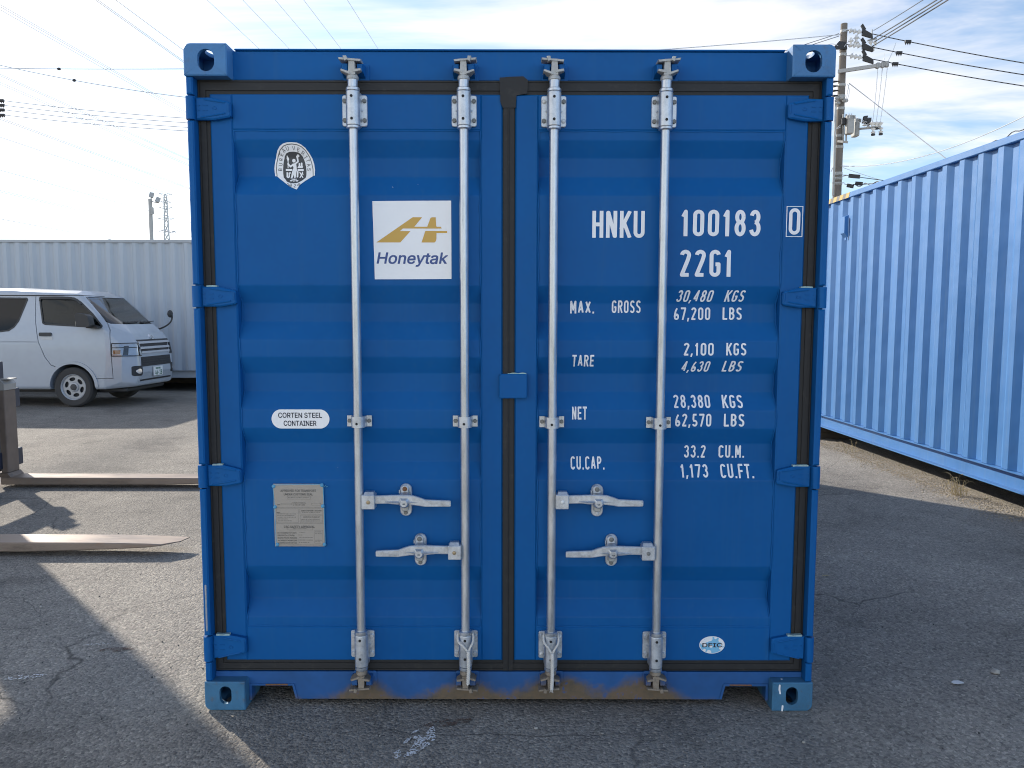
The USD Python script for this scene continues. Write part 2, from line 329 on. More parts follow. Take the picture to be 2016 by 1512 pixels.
def tri(m):
    if isinstance(m, MB):
        return m.get()
    if hasattr(m, 'to_mesh'):
        q = m.to_mesh()
        return np.array(q.vert_properties[:, :3], float), np.array(q.tri_verts, int)
    if isinstance(m, trimesh.Trimesh):
        return np.array(m.vertices), np.array(m.faces)
    v, f = np.asarray(m[0], float), np.asarray(m[1], int)
    if f.shape[1] == 4:
        f = np.vstack([f[:, [0, 1, 2]], f[:, [0, 2, 3]]])
    return v, f


def obj(name, mesh, material, parent=None, smooth=False, label=None):
    """ONE Mesh prim under parent (a thing or a part) or under /World."""
    v, f = tri(mesh)
    base = parent.path if parent else '/World'
    inv = parent.inv if parent else np.eye(4)
    v = v @ inv[:3, :3].T + inv[:3, 3]
    path = base + '/' + numbered(base, name)
    usdkit.mesh(stage, path, (v, f), LOOK[material], smooth=smooth)
    o = T(path, inv)
    if label:
        tag(o, label)
    return o


def svol(v, f):
    return float(np.einsum('ij,ij->i', v[f[:, 0]], np.cross(v[f[:, 1]], v[f[:, 2]])).sum()) / 6


class MB:
    """Collects shapes that become one mesh."""
    def __init__(self):
        self.v, self.f, self.n = [], [], 0

    def add(self, v, f=None):
        if f is None:
            v, f = tri(v)
        v, f = tri((v, f))
        self.v.append(v); self.f.append(f + self.n); self.n += len(v)
        return self

    def get(self):
        return np.vstack(self.v), np.vstack(self.f)

    def box(self, x0, x1, y0, y1, z0, z1, b=0.0):
        if b <= 0:
            v = np.array([[x, y, z] for x in (x0, x1) for y in (y0, y1) for z in (z0, z1)], float)
            f = [[0, 1, 3], [0, 3, 2], [4, 6, 7], [4, 7, 5], [0, 4, 5], [0, 5, 1], [2, 3, 7], [2, 7, 6], [0, 2, 6], [0, 6, 4], [1, 5, 7], [1, 7, 3]]
            return self.add(v, f)
        pts = []
        for x, sx in ((x0, 1), (x1, -1)):
            for y, sy_ in ((y0, 1), (y1, -1)):
                for z, sz in ((z0, 1), (z1, -1)):
                    pts += [(x, y + sy_ * b, z + sz * b), (x + sx * b, y, z + sz * b), (x + sx * b, y + sy_ * b, z)]
        return self.add(m3d.Manifold.hull_points(np.array(pts, np.float64)))

    def tube(self, path, r, n=8, caps=True):
        path = np.asarray(path, float)
        r = np.broadcast_to(np.asarray(r, float), len(path))
        t = np.gradient(path, axis=0)
        t /= np.linalg.norm(t, axis=1, keepdims=True) + 1e-12
        ref = np.array([0, 0, 1.0]) if abs(t[0][2]) < 0.9 else np.array([1.0, 0, 0])
        u = np.cross(t[0], ref); u /= np.linalg.norm(u)
        rings = []
        for k in range(len(path)):
            u = u - t[k] * (u @ t[k]); u /= np.linalg.norm(u)
            w = np.cross(t[k], u)
            a = np.arange(n) / n * 2 * PI
            rings.append(path[k] + r[k] * (np.cos(a)[:, None] * u + np.sin(a)[:, None] * w))
        return self.loft(rings, caps)

    def cyl(self, p0, p1, r0, r1=None, n=16):
        return self.tube([p0, p1], [r0, r0 if r1 is None else r1], n)

    def loft(self, rings, caps=True):
        rings = [np.asarray(r, float) for r in rings]
        n = len(rings[0])
        v = np.vstack(rings)
        f = []
        for k in range(len(rings) - 1):
            for i in range(n):
                j = (i + 1) % n
                a, b, c, d = k * n + i, k * n + j, (k + 1) * n + j, (k + 1) * n + i
                f += [[a, b, c], [a, c, d]]
        if caps:
            for k, flip in ((0, True), (len(rings) - 1, False)):
                c = len(v); v = np.vstack([v, rings[k].mean(0)])
                for i in range(n):
                    j = (i + 1) % n
                    f.append([k * n + j, k * n + i, c] if flip else [k * n + i, k * n + j, c])
        f = np.array(f)
        if svol(v, f) < 0:
            f = f[:, ::-1]
        return self.add(v, f)

    def lathe(self, prof, centre, axis='z', n=24, caps=True):
        """prof: (radius, height) pairs along the axis, open."""
        a = np.arange(n) / n * 2 * PI
        rings = []
        for r, h in prof:
            p = np.stack([r * np.cos(a), r * np.sin(a), np.full(n, h)], 1)
            if axis == 'y':
                p = p[:, [0, 2, 1]]
            elif axis == 'x':
                p = p[:, [2, 0, 1]]
            rings.append(p + np.asarray(centre, float))
        return self.loft(rings, caps=caps)

    def plate(self, poly, y0, y1):
        """A shapely polygon in the xz plane, from its front y0 to its back y1."""
        for g in getattr(poly, 'geoms', [poly]):
            if g.is_empty or g.area < 1e-9:
                continue
            m = trimesh.creation.extrude_polygon(g, y1 - y0, engine='earcut')
            v = np.array(m.vertices)
            self.add(np.stack([v[:, 0], y1 - v[:, 2], v[:, 1]], 1), np.array(m.faces))
        return self

    def bevelled(self, ring, y0, y1, b):
        """A convex ring of (x, z) points, its front edges chamfered by b."""
        ring = np.asarray(ring, float)
        if Polygon(ring).exterior.is_ccw is False:
            ring = ring[::-1]
        small = inset(ring, b)
        lay = lambda r, y: np.stack([r[:, 0], np.full(len(r), y), r[:, 1]], 1)
        return self.loft([lay(small, y0), lay(ring, y0 + b), lay(ring, y1)])


def rect4(x0, x1, z0, z1):
    return np.array([(x0, z0), (x1, z0), (x1, z1), (x0, z1)], float)


def inset(ring, b):
    n = len(ring)
    out = []
    for i in range(n):
        p0, p1, p2 = ring[i - 1], ring[i], ring[(i + 1) % n]
        d1, d2 = p1 - p0, p2 - p1
        n1 = np.array([-d1[1], d1[0]]) / np.linalg.norm(d1)
        n2 = np.array([-d2[1], d2[0]]) / np.linalg.norm(d2)
        m = n1 + n2
        out.append(p1 + m * b / max(1 + n1 @ n2, 0.3))
    return np.array(out)


def rrect(x0, x1, z0, z1, r, n=4, corners=(1, 1, 1, 1)):
    """Ring of a rounded rectangle, anticlockwise from the lower left; corners: which of ll, lr, ur, ul are rounded."""
    out = []
    for (cx, cz, a0, on) in ((x0 + r, z0 + r, PI, corners[0]), (x1 - r, z0 + r, 1.5 * PI, corners[1]), (x1 - r, z1 - r, 0, corners[2]), (x0 + r, z1 - r, 0.5 * PI, corners[3])):
        rr = r if on else r * 0.12
        cx = cx if on else (x0 + rr if cx < (x0 + x1) / 2 else x1 - rr)
        cz = cz if on else (z0 + rr if cz < (z0 + z1) / 2 else z1 - rr)
        for k in range(n + 1):
            a = a0 + k / n * PI / 2
            out.append((cx + rr * math.cos(a), cz + rr * math.sin(a)))
    return np.array(out)


def prism_m(ring, y0, y1):
    """Manifold: convex or simple ring of (x, z) extruded along y."""
    p = Polygon(ring)
    mb = MB().plate(p, y0, y1)
    v, f = mb.get()
    t = trimesh.Trimesh(v, f, process=True)
    return m3d.Manifold(m3d.Mesh(np.asarray(t.vertices, np.float32), np.asarray(t.faces, np.uint32)))


def bez(p0, p1, p2, n=8):
    t = np.linspace(0, 1, n)[:, None]
    p0, p1, p2 = map(np.asarray, (p0, p1, p2))
    return (1 - t) ** 2 * p0 + 2 * t * (1 - t) * p1 + t ** 2 * p2


def hexagon(cx, cz, r, a0=0.0, n=6):
    a = a0 + np.arange(n) / n * 2 * PI
    return np.stack([cx + r * np.cos(a), cz + r * np.sin(a)], 1)
# ---------------------------------------------------------------- the ground
gx = np.concatenate([-np.geomspace(400, 12, 14), np.linspace(-10, 10, 21), np.geomspace(12, 400, 14)])
gy = np.concatenate([-np.geomspace(200, 10, 8), np.linspace(-8, 20, 29), np.geomspace(24, 900, 14)])
XX, YY = np.meshgrid(gx, gy, indexing='ij')
gv = np.stack([XX.ravel(), YY.ravel(), np.zeros(XX.size)], 1)
nx_, ny_ = len(gx), len(gy)
gf = np.array([[i * ny_ + j, (i + 1) * ny_ + j, (i + 1) * ny_ + j + 1, i * ny_ + j + 1] for i in range(nx_ - 1) for j in range(ny_ - 1)])
g = obj('asphalt_ground', (gv, gf), 'asphalt')
tag(g, kind='structure')

# ---------------------------------------------------------------- the blue container
W2, CH, CL = 1.219, 2.591, 6.058
BOX = thing('shipping_container', 'blue steel shipping container seen door end on, filling the middle of the yard', 'container', (0, CL / 2, 0))

BREAKS = [(2.30, 0), (2.252, 0), (2.191, 1), (2.119, 1), (2.043, 0), (1.697, 0), (1.629, 1), (1.557, 1), (1.484, 0), (1.418, 0), (1.352, 1), (1.280, 1), (1.209, 0),
          (1.136, 0), (1.072, 1), (0.997, 1), (0.928, 0), (0.576, 0), (0.507, 1), (0.430, 1), (0.366, 0), (0.30, 0)]
Y_FLAT, DEEP = 0.0555, 0.040


def fillet2(pts, r, n=3):
    pts = [np.array(p, float) for p in pts]
    out = [pts[0]]
    for i in range(1, len(pts) - 1):
        a, b, c = pts[i - 1], pts[i], pts[i + 1]
        u, w = (a - b) / np.linalg.norm(a - b), (c - b) / np.linalg.norm(c - b)
        out += list(bez(b + u * r, b, b + w * r, n + 1))
    return np.array(out + [pts[-1]])


PROFILE = fillet2([(Y_FLAT + DEEP * k, z) for z, k in BREAKS], 0.0055, 4)     # (y, z) from the top down
PZ, PY = PROFILE[::-1, 1], PROFILE[::-1, 0]


def surf(z):
    return np.interp(z, PZ, PY)


def drape(poly, lift=0.0010, flat=None):
    """Lays a shapely polygon (xz) on the corrugated door: cut where the sheet bends, each strip in its own plane."""
    mb = MB()
    cuts = [-1] + sorted(set(PZ.tolist())) + [9]
    for g in getattr(poly, 'geoms', [poly]):
        x0, z0, x1, z1 = g.bounds
        if flat is not None:
            parts = [g]
        else:
            inner = [c for c in cuts if z0 < c < z1]
            edges = [z0 - 1] + inner + [z1 + 1]
            parts = [g.intersection(sbox(x0 - 1, a, x1 + 1, b)) for a, b in zip(edges[:-1], edges[1:])]
        for p in parts:
            for q in getattr(p, 'geoms', [p]):
                if q.geom_type != 'Polygon' or q.area < 1e-8:
                    continue
                v, f = trimesh.creation.triangulate_polygon(q, engine='earcut')
                y = np.full(len(v), flat) if flat is not None else surf(v[:, 1])
                mb.add(np.stack([v[:, 0], y - lift, v[:, 1]], 1), f)
    v, f = mb.get()
    n = np.cross(v[f[:, 1]] - v[f[:, 0]], v[f[:, 2]] - v[f[:, 0]])
    f[n[:, 1] > 0] = f[n[:, 1] > 0][:, ::-1]
    return v, f


# corner castings: hollow blocks with oblong openings
def casting(front, sx, top):
    """front: door end or far end; sx: which side; top or bottom."""
    w, h, d = 0.162, 0.118, 0.178
    z0 = CH - h if top else 0.0
    xo = sx * W2
    xa, xb = min(xo, xo - sx * w), max(xo, xo - sx * w)
    rounded = [0, 0, 0, 0]
    rounded[(2 if sx > 0 else 3) if top else (1 if sx > 0 else 0)] = 1
    ring = rrect(xa, xb, z0, z0 + h, 0.026, 5, rounded)
    ya, yb = (0.0, d) if front else (CL - d, CL)
    mb = MB()
    v = MB().bevelled(ring, 0, d, 0.004).get()
    t = trimesh.Trimesh(*v, process=True)
    blk = m3d.Manifold(m3d.Mesh(np.asarray(t.vertices, np.float32), np.asarray(t.faces, np.uint32)))
    cx, cz = (xa + xb) / 2 - sx * 0.003, z0 + h * (0.475 if top else 0.54)
    hw, hh = (0.0315, 0.0405) if top else (0.0240, 0.0370)
    hole = prism_m(rrect(cx - hw, cx + hw, cz - hh, cz + hh, hw - 0.0001, 6), -0.1, 0.034)
    cav = prism_m(rrect(xa + 0.016, xb - 0.016, z0 + 0.014, z0 + h - 0.014, 0.006, 2), 0.018, d - 0.02)
    side = prism_m(rrect(-0.0235, 0.0235, -0.036, 0.036, 0.0234, 6), -0.1, 0.1).rotate([0, 0, 90]).translate([xo, 0.09, cz])
    vert = m3d.Manifold.cylinder(0.1, 0.03, 0.03, 20).translate([0, 0, -0.05]).scale([1.0, 1.7, 1.0]).translate([cx, d / 2, z0 + (h if top else 0)])
    blk = blk - hole - cav - side - vert
    if not front:
        blk = blk.mirror([0, 1, 0]).translate([0, CL, 0])
    return blk


for front in (True, False):
    for top in (True, False):
        for sx in (-1, 1):
            c = obj('corner_casting', casting(front, sx, top), 'casting_blue' if top else 'casting_grimy', BOX, smooth=25)
            if front and not top and sx == 1:
                obj('paint_dash', MB().plate(LineString([(1.085, 0.108), (1.084, 0.092), (1.0875, 0.075)]).buffer(0.0035), -0.0008, 0.001), 'marking_white', c)
                obj('paint_dash', MB().plate(LineString([(1.099, 0.022), (1.0975, 0.004)]).buffer(0.0036), -0.0008, 0.001), 'marking_white', c)
                obj('paint_dash', MB().plate(sbox(1.10, 0.1183, 1.107, 0.1192), 0.03, 0.036), 'chip_white', c)

# door-end corner posts: an outer strip broken at each hinge, and the channel behind it
HINGE_Z = [(2.317, 2.402), (1.612, 1.692), (0.906, 0.993), (0.199, 0.300)]
for sx in (-1, 1):
    mb = MB()
    spans, zt = [], CH - 0.118
    for a, b in HINGE_Z:
        spans.append((b + 0.006, zt)); zt = a - 0.006
    spans.append((zt, 0.118))
    for a, b in spans:
        lo, hi = min(a, b), max(a, b)
        xa, xb = sorted((sx * (W2 - 0.003), sx * (W2 - 0.028)))
        v, f = MB().bevelled(rect4(xa, xb, lo, hi), 0.008, 0.05, 0.005).get()
        mb.add(v, f)
    xa, xb = sorted((sx * (W2 - 0.006), sx * (W2 - 0.0275)))
    mb.box(xa, xb, 0.03, 0.16, 0.118, CH - 0.118)
    xa, xb = sorted((sx * (W2 - 0.0275), sx * 1.19))
    obj('corner_post', mb, 'container_blue', BOX, smooth=30)
    if sx < 0:
        post = T(BOX.path + '/corner_post', BOX.inv)
        obj('scraped_strip', MB().bevelled(rrect(-1.2075, -1.2005, 0.325, 0.515, 0.003, 2), 0.0068, 0.009, 0.001), 'bare_metal', post, label='pale scrape down the lower left post')
    mb = MB()
    xa, xb = sorted((sx * (W2 - 0.003), sx * (W2 - 0.06)))
    mb.box(xa, xb, CL - 0.16, CL - 0.004, 0.118, CH - 0.118, 0.006)
    obj('corner_post', mb, 'container_blue', BOX)

# header, with its thin top lip
mb = MB()
v, f = MB().bevelled(rect4(-W2 + 0.150, W2 - 0.150, 2.474, 2.584), 0.066, 0.16, 0.004).get(); mb.add(v, f)
mb.box(-W2 + 0.004, -W2 + 0.150, 0.07, 0.16, 2.4735, 2.50); mb.box(W2 - 0.150, W2 - 0.004, 0.07, 0.16, 2.4735, 2.50)
mb.box(-W2 + 0.17, W2 - 0.17, 0.059, 0.17, 2.5845, 2.5905, 0.002)
obj('door_header', mb, 'container_blue', BOX)
obj('roof_gutter', MB().box(-W2 + 0.165, W2 - 0.165, 0.171, CL - 0.16, 2.555, 2.578, 0.004), 'container_blue', BOX)

# sill with its two forklift pockets
sill = Polygon([(-1.06, 0.141), (-1.06, 0.0), (-1.04, 0.0), (-1.04, 0.083), (-0.872, 0.083), (-0.864, 0.025), (0.864, 0.025), (0.872, 0.083), (1.04, 0.083), (1.04, 0.0), (1.06, 0.0), (1.06, 0.141)])
sill = Polygon([(-1.06, 0.1405), (-1.06, 0.022), (-1.046, 0.022), (-1.046, 0.082), (-0.876, 0.082), (-0.866, 0.025), (0.866, 0.025), (0.876, 0.082), (1.046, 0.082), (1.046, 0.022), (1.06, 0.022), (1.06, 0.1405)])
sill = unary_union([sill, sbox(-W2 + 0.03, 0.119, -1.055, 0.1405), sbox(1.055, 0.119, W2 - 0.03, 0.1405)]).buffer(0.003).buffer(-0.003)
SILL = obj('door_sill', MB().plate(sill, 0.048, 0.09).box(-W2 + 0.03, W2 - 0.03, 0.091, 0.15, 0.119, 0.1395), 'rust_sill', BOX)
for sx in (-1, 1):   # the pocket rims stand a little proud and the pocket runs back under the box
    xa, xb = sorted((sx * 1.05, sx * 0.862))
    rim = LineString([(sx * 1.049, 0.022), (sx * 1.049, 0.087), (sx * 0.876, 0.087), (sx * 0.862, 0.028)]).buffer(0.0045, cap_style=2, join_style=1)
    obj('pocket_rim', MB().plate(rim, 0.0440, 0.09), 'rust_sill', SILL)
    worn = LineString([(sx * 0.985, 0.0865), (sx * 0.90, 0.0872)]).buffer(0.0030)
    obj('rust_patch', MB().plate(worn.intersection(unary_union([Point(sx * (0.90 + 0.085 * t), 0.0867).buffer(0.003 + 0.0045 * abs(math.sin(9 * t + sx)), 5) for t in np.linspace(0, 1, 16)])), 0.0432, 0.0445), 'bolt_rusty', SILL)
    mb = MB()
    for xs in (xa, xb):
        mb.box(xs - 0.004, xs + 0.004, 0.0905, 1.6, 0.022, 0.13)
    mb.box(xa + 0.005, xb - 0.005, 0.0905, 1.6, 0.118, 0.128)
    obj('fork_pocket', mb, 'casting_grimy', BOX)

# side walls, roof, floor, far end: plain but whole
def corrugation(length, z0, z1, deep=0.036, pitch=0.278):
    """Outer face of a corrugated side as (s, depth) steps: s along the wall."""
    k = max(int(round(length / pitch)), 1)
    p = length / k
    s, d = [], []
    for i in range(k):
        for a, dep in ((0.0, 0.0), (0.26, 0.0), (0.50, 1.0), (0.755, 1.0)):
            s.append((i + a) * p); d.append(dep * deep)
    s.append(length); d.append(0.0)
    return np.array(s), np.array(d)


def corrugated_sheet(length, z0, z1, deep=0.036, thick=0.0025, pitch=0.278):
    """Closed thin sheet in local coordinates: along +x from 0, outward -y at y=0, height z."""
    s, d = corrugation(length, z0, z1, deep, pitch)
    n = len(s)
    ring = lambda z: np.vstack([np.stack([s, d, np.full(n, z)], 1), np.stack([s[::-1], d[::-1] + thick, np.full(n, z)], 1)])
    v = np.vstack([ring(z0), ring(z1)])
    m = 2 * n
    f = []
    for i in range(m):
        j = (i + 1) % m
        f += [[i, j, m + j], [i, m + j, m + i]]
    for i in range(n - 1):
        a, b, c, e = i, i + 1, m - 2 - i, m - 1 - i
        f += [[a, c, b], [a, e, c]]
        f += [[m + a, m + b, m + c], [m + a, m + c, m + e]]
    return v, np.array(f)


def turned(vf, ang, off):
    v, f = vf
    c, s = math.cos(ang), math.sin(ang)
    return v @ np.array([[c, s, 0], [-s, c, 0], [0, 0, 1]]) + np.asarray(off, float), f


for sx in (-1, 1):
    if sx < 0:
        vf = turned(corrugated_sheet(CL - 0.36, 0.16, 2.53), -PI / 2, (-W2 + 0.012, CL - 0.18, 0))
    else:
        vf = turned(corrugated_sheet(CL - 0.36, 0.16, 2.53), PI / 2, (W2 - 0.012, 0.18, 0))
    obj('side_panel', vf, 'container_blue', BOX)
    xa, xb = sorted((sx * (W2 - 0.004), sx * (W2 - 0.065)))
    obj('top_rail', MB().box(xa, xb, 0.18, CL - 0.18, 2.531, 2.584, 0.005), 'container_blue', BOX)
    obj('bottom_rail', MB().box(xa, xb, 0.18, CL - 0.18, 0.02, 0.159, 0.005), 'casting_grimy', BOX)
obj('end_panel', turned(corrugated_sheet(2 * W2 - 0.14, 0.12, 2.53), PI, (W2 - 0.07, CL - 0.03, 0)), 'container_blue', BOX)
obj('roof_panel', MB().box(-W2 + 0.066, W2 - 0.066, 0.172, CL - 0.05, 2.540, 2.554), 'container_blue', BOX)
obj('floor_panel', MB().box(-W2 + 0.066, W2 - 0.066, 0.152, CL - 0.05, 0.135, 0.158), 'wood_dark', BOX)

# doors
DOORS = {}
for sx in (-1, 1):
    x_out, x_weld = (-1.145, -1.059) if sx < 0 else (1.059, 1.143)
    xo0, xo1 = (-1.145, -1.059) if sx < 0 else (1.056, 1.143)
    xi0, xi1 = (-0.1115, -0.0265) if sx < 0 else (0.0205, 0.110)
    mb = MB()
    for a, b in ((xo0, xo1), (xi0, xi1)):
        mb.add(*MB().bevelled(rect4(a, b, 0.186, 2.4205), 0.050, 0.112, 0.006).get())
    pa, pb = (xo1, xi0) if sx < 0 else (xi1, xo0)
    for a, b in ((0.1865, 0.326), (2.288, 2.420)):
        mb.add(*MB().bevelled(np.array([(pa - 0.001, a), (pb + 0.001, a), (pb + 0.001, b), (pa - 0.001, b)]), 0.0508, 0.112, 0.004).get())
    door = obj('container_door', mb, 'container_blue', BOX)
    DOORS[sx] = door
    prof = PROFILE
    back = np.array([[0.118, prof[-1, 1]], [0.115, prof[0, 1]]])
    ring = np.vstack([prof, back])
    lay = lambda x: np.stack([np.full(len(ring), x), ring[:, 0], ring[:, 1]], 1)
    p = Polygon(ring)
    v2, f2 = trimesh.creation.triangulate_polygon(p, engine='earcut')
    sheet = MB().loft([lay(pa - 0.0005), lay(pb + 0.0005)], caps=False)
    obj('corrugated_panel', sheet, 'container_blue', door, smooth=40)
    # weld beads that follow the sheet where it meets the frame
    bead = MB()
    zz = np.linspace(0.328, 2.287, 130)
    wob = lambda s: 0.0012 * np.sin(zz * 37 + s) + 0.0008 * np.sin(zz * 91 + 2 * s)
    for xs, dd in ((pa, 0.002), (pb, -0.002)):
        pth = np.stack([xs + dd + wob(xs), surf(zz) - 0.0005, zz], 1)
        bead.tube(pth, 0.0032 + 0.0006 * np.sin(zz * 70), 6)
    for zs, dz in ((0.3265, 0.002), (2.2875, -0.002)):
        xx = np.linspace(pa, pb, 60)
        bead.tube(np.stack([xx, np.full(60, Y_FLAT + 0.0005), zs + dz + 0.0008 * np.sin(xx * 43)], 1), 0.0034, 6)
    obj('weld_bead', bead, 'container_blue', door, smooth=True)
    # rubber seal round the door
    ox0, ox1 = (-1.1905, -0.0055) if sx < 0 else (-0.0045, 1.1905)
    ix0, ix1 = (-1.1455, -0.0262) if sx < 0 else (0.0202, 1.1435)
    g0 = sbox(ox0, 0.1425, ox1, 2.4725).difference(sbox(ix0, 0.1865, ix1, 2.4200))
    g1 = sbox(ox0 + 0.012, 0.1525, ox1 - (0.006 if sx < 0 else 0.010), 2.4625).difference(sbox(ix0 - 0.014, 0.1745, ix1 + 0.014, 2.4340))
    g2 = sbox(ox0 + 0.002, 0.1445, ox1 - 0.002, 2.4705).difference(sbox(ox0 + 0.007, 0.1495, ox1 - 0.007, 2.4655))
    mb = MB().plate(g0, 0.0555, 0.10).plate(g1.buffer(0.0), 0.0510, 0.0550).plate(g2, 0.0525, 0.0550)
    if sx > 0:   # the overlapping seal flap at the top of the seam and the lip down it
        flap = Polygon([(-0.036, 2.478), (0.0, 2.481), (0.050, 2.483), (0.066, 2.470), (0.064, 2.425), (0.022, 2.418), (0.0195, 2.372), (-0.024, 2.372), (-0.033, 2.392)])
        mb.plate(flap.buffer(0.003), 0.0445, 0.0508)
        mb.plate(sbox(-0.0235, 0.146, 0.0165, 2.372), 0.0465, 0.0508)
        mb.tube(np.stack([np.full(40, -0.004), np.full(40, 0.0465), np.linspace(0.147, 2.372, 40)], 1), 0.0035, 6)
    obj('door_seal', mb, 'rubber', door)

# hinges
def hinge(sx, z0, z1, low):
    """z0..z1 is the height at the knuckle; the blade tapers toward the door."""
    def X(a):
        return sx * a
    t = z1 - z0
    ring = np.array([(X(1.189), z0 + 0.004), (X(1.063), z0 + t * 0.26), (X(1.057), z0 + t * 0.32), (X(1.057), z1 - t * 0.17), (X(1.063), z1 - t * 0.12), (X(1.12), z1 - t * 0.015), (X(1.189), z1 - 0.002)])
    if not low:
        ring = np.array([(X(1.189), z0 + 0.002), (X(1.12), z0 + t * 0.02), (X(1.063), z0 + t * 0.14), (X(1.057), z0 + t * 0.20), (X(1.057), z1 - t * 0.26), (X(1.063), z1 - t * 0.20), (X(1.13), z1 - t * 0.01), (X(1.189), z1 - 0.002)])
    if sx > 0:
        ring = ring[::-1]
    mb = MB()
    c = Polygon(ring).convex_hull
    ring = np.array(c.exterior.coords)[:-1]
    mb.bevelled(ring if Polygon(ring).exterior.is_ccw else ring[::-1], 0.026, 0.049, 0.005)
    # knuckle: a broad rounded barrel that sits flush in the gap of the post
    a = np.linspace(0, PI, 9)
    xs = X(1.206) + 0.0165 * np.cos(a)
    ys = 0.020 - 0.0165 * np.sin(a) * 0.9
    prof = np.vstack([np.stack([xs, ys], 1), [[xs[-1], 0.05], [xs[0], 0.05]]])
    lay = lambda z: np.stack([prof[:, 0], prof[:, 1], np.full(len(prof), z)], 1)
    mb.loft([lay(z0), lay(z1)])
    # pressed edges and marks
    for e0, e1 in (((X(1.168), z0 + 0.010), (X(1.078), z0 + t * 0.30)), ((X(1.155), z1 - 0.009), (X(1.078), z1 - t * 0.24))):
        mb.tube([(e0[0], 0.0255, e0[1]), (e1[0], 0.0255, e1[1])], 0.0032, 6)
    mb.tube([(X(1.0635), 0.0265, z0 + t * 0.36), (X(1.0635), 0.0265, z1 - t * 0.28)], 0.0032, 6)
    zc = (z0 + z1) / 2 + 0.002
    for dz in (-0.009, 0.009):
        mb.box(min(X(1.160), X(1.143)), max(X(1.160), X(1.143)), 0.0242, 0.0262, zc + dz - 0.0012, zc + dz + 0.0012)
        mb.box(min(X(1.184), X(1.173)), max(X(1.184), X(1.173)), 0.0242, 0.0262, zc + dz - 0.0012, zc + dz + 0.0012)
    k = np.linspace(0, 2 * PI, 17)
    mb.tube(np.stack([X(1.117) + 0.0075 * np.cos(k), np.full(17, 0.0258), zc + 0.0055 * np.sin(k)], 1), 0.0013, 5)
    h = obj('hinge', mb, 'container_blue', DOORS[sx], smooth=35)
    if z0 < 2.0:
        w = 0.05 + 0.012 * math.sin(z0 * 7 + sx)
        xc = X(1.150)
        q = np.linspace(-w / 2, w / 2, 9)
        top = np.array([(xc + d, z1 + 0.002 + 0.0022 * abs(math.sin(60 * d + z0))) for d in q])
        poly = Polygon(list(map(tuple, top)) + [(xc + w / 2, z1 - 0.004), (xc - w / 2, z1 - 0.004)])
        obj('hinge_shim', MB().plate(poly, 0.030, 0.046), 'shim_pale', h)


for sx in (-1, 1):
    for i, (a, b) in enumerate(HINGE_Z):
        hinge(sx, a, b, i == 3)

# the square cover plate over the seam
mb = MB().bevelled(rrect(-0.039, 0.070, 1.258, 1.354, 0.007, 4), 0.030, 0.046, 0.003)
mb.box(0.025, 0.066, 0.0465, 0.0495, 1.262, 1.350)
cover = obj('seam_cover_plate', mb, 'container_blue', BOX, smooth=30)
q = np.linspace(-0.006, 0.066, 14)
obj('cover_shim', MB().plate(Polygon([(a, 1.3555 + 0.0035 * abs(math.sin(90 * a))) for a in q] + [(0.066, 1.350), (-0.006, 1.350)]), 0.034, 0.046), 'shim_pale', cover)

# locking bars
ROD_Y = 0.012


def bolt(parent, x, z, y, r=0.0085, mat_='bolt_grey', hexed=True, tall=0.008):
    if hexed:
        mb = MB().bevelled(hexagon(x, z, r, 0.3 + 17 * x, 6), y - tall, y + 0.002, 0.0015)
    else:
        mb = MB().lathe([(r, 0.002), (r, -0.001), (r * 0.85, -tall * 0.6), (r * 0.45, -tall * 0.95), (0.0004, -tall)], (x, y, z), 'y', 14)
    obj('bolt', mb, mat_, parent, smooth=False if hexed else True)


def bearing(bar, x, zc, top):
    """Bearing bracket: flanged plate with a barrel the bar turns in."""
    hz = 0.058 if top else 0.056
    mb = MB()
    mb.bevelled(rrect(x - 0.0475, x + 0.0475, zc - hz, zc + hz, 0.008, 4), 0.0415, 0.0495, 0.002)
    # barrel and its shoulders
    n = 22
    a = np.linspace(-0.12 * PI, 1.12 * PI, n)
    def ringz(z, r):
        p = np.stack([x + r * np.cos(a), ROD_Y - r * np.sin(a) * 0.98, np.full(n, z)], 1)
        return np.vstack([p, [[x - r * 1.05, 0.044, z], [x + r * 1.05, 0.044, z]]])
    lo, hi = (zc - hz - 0.004, zc + hz + 0.004) if top else (zc - hz - 0.020, zc + hz - 0.004)
    mb.loft([ringz(lo, 0.0252), ringz(lo + 0.003, 0.0265), ringz(hi - 0.003, 0.0265), ringz(hi, 0.0252)])
    for s in (-1, 1):   # small gusset nubs
        mb.add(m3d.Manifold.hull_points(np.array([(x + s * 0.024, 0.028, zc - 0.004), (x + s * 0.024, 0.028, zc + 0.003), (x + s * 0.024, 0.042, zc - 0.006), (x + s * 0.024, 0.042, zc + 0.005), (x + s * 0.033, 0.042, zc - 0.003), (x + s * 0.033, 0.042, zc + 0.002)])))
    br = obj('bearing_bracket', mb, 'galvanised', bar, smooth=35)
    return br


def bearing_extras(bar, x, zc, top, idx):
    hz = 0.058
    for zz in ((zc - 0.041, zc + 0.041) if top else (zc - 0.040, zc + 0.036)):
        obj('grease_hole', MB().lathe([(0.0053, -0.0012), (0.0053, 0.002)], (x - 0.001, ROD_Y - 0.0262, zz), 'y', 12), 'hole_black', bar)
    bright = {(2, True): (0, 3), (2, False): (1, 2)}.get((idx, top), ())
    for k, (s, dz) in enumerate(((-1, 0.036), (1, 0.036), (-1, -0.036), (1, -0.036))):
        # k: 0 upper left, 1 upper right, 2 lower left, 3 lower right
        bolt(bar, x + s * 0.0375, zc + dz, 0.0415, 0.0088, 'bolt_bright' if k in bright else ('bolt_grey' if top else 'galvanised'), k not in bright, 0.0075)


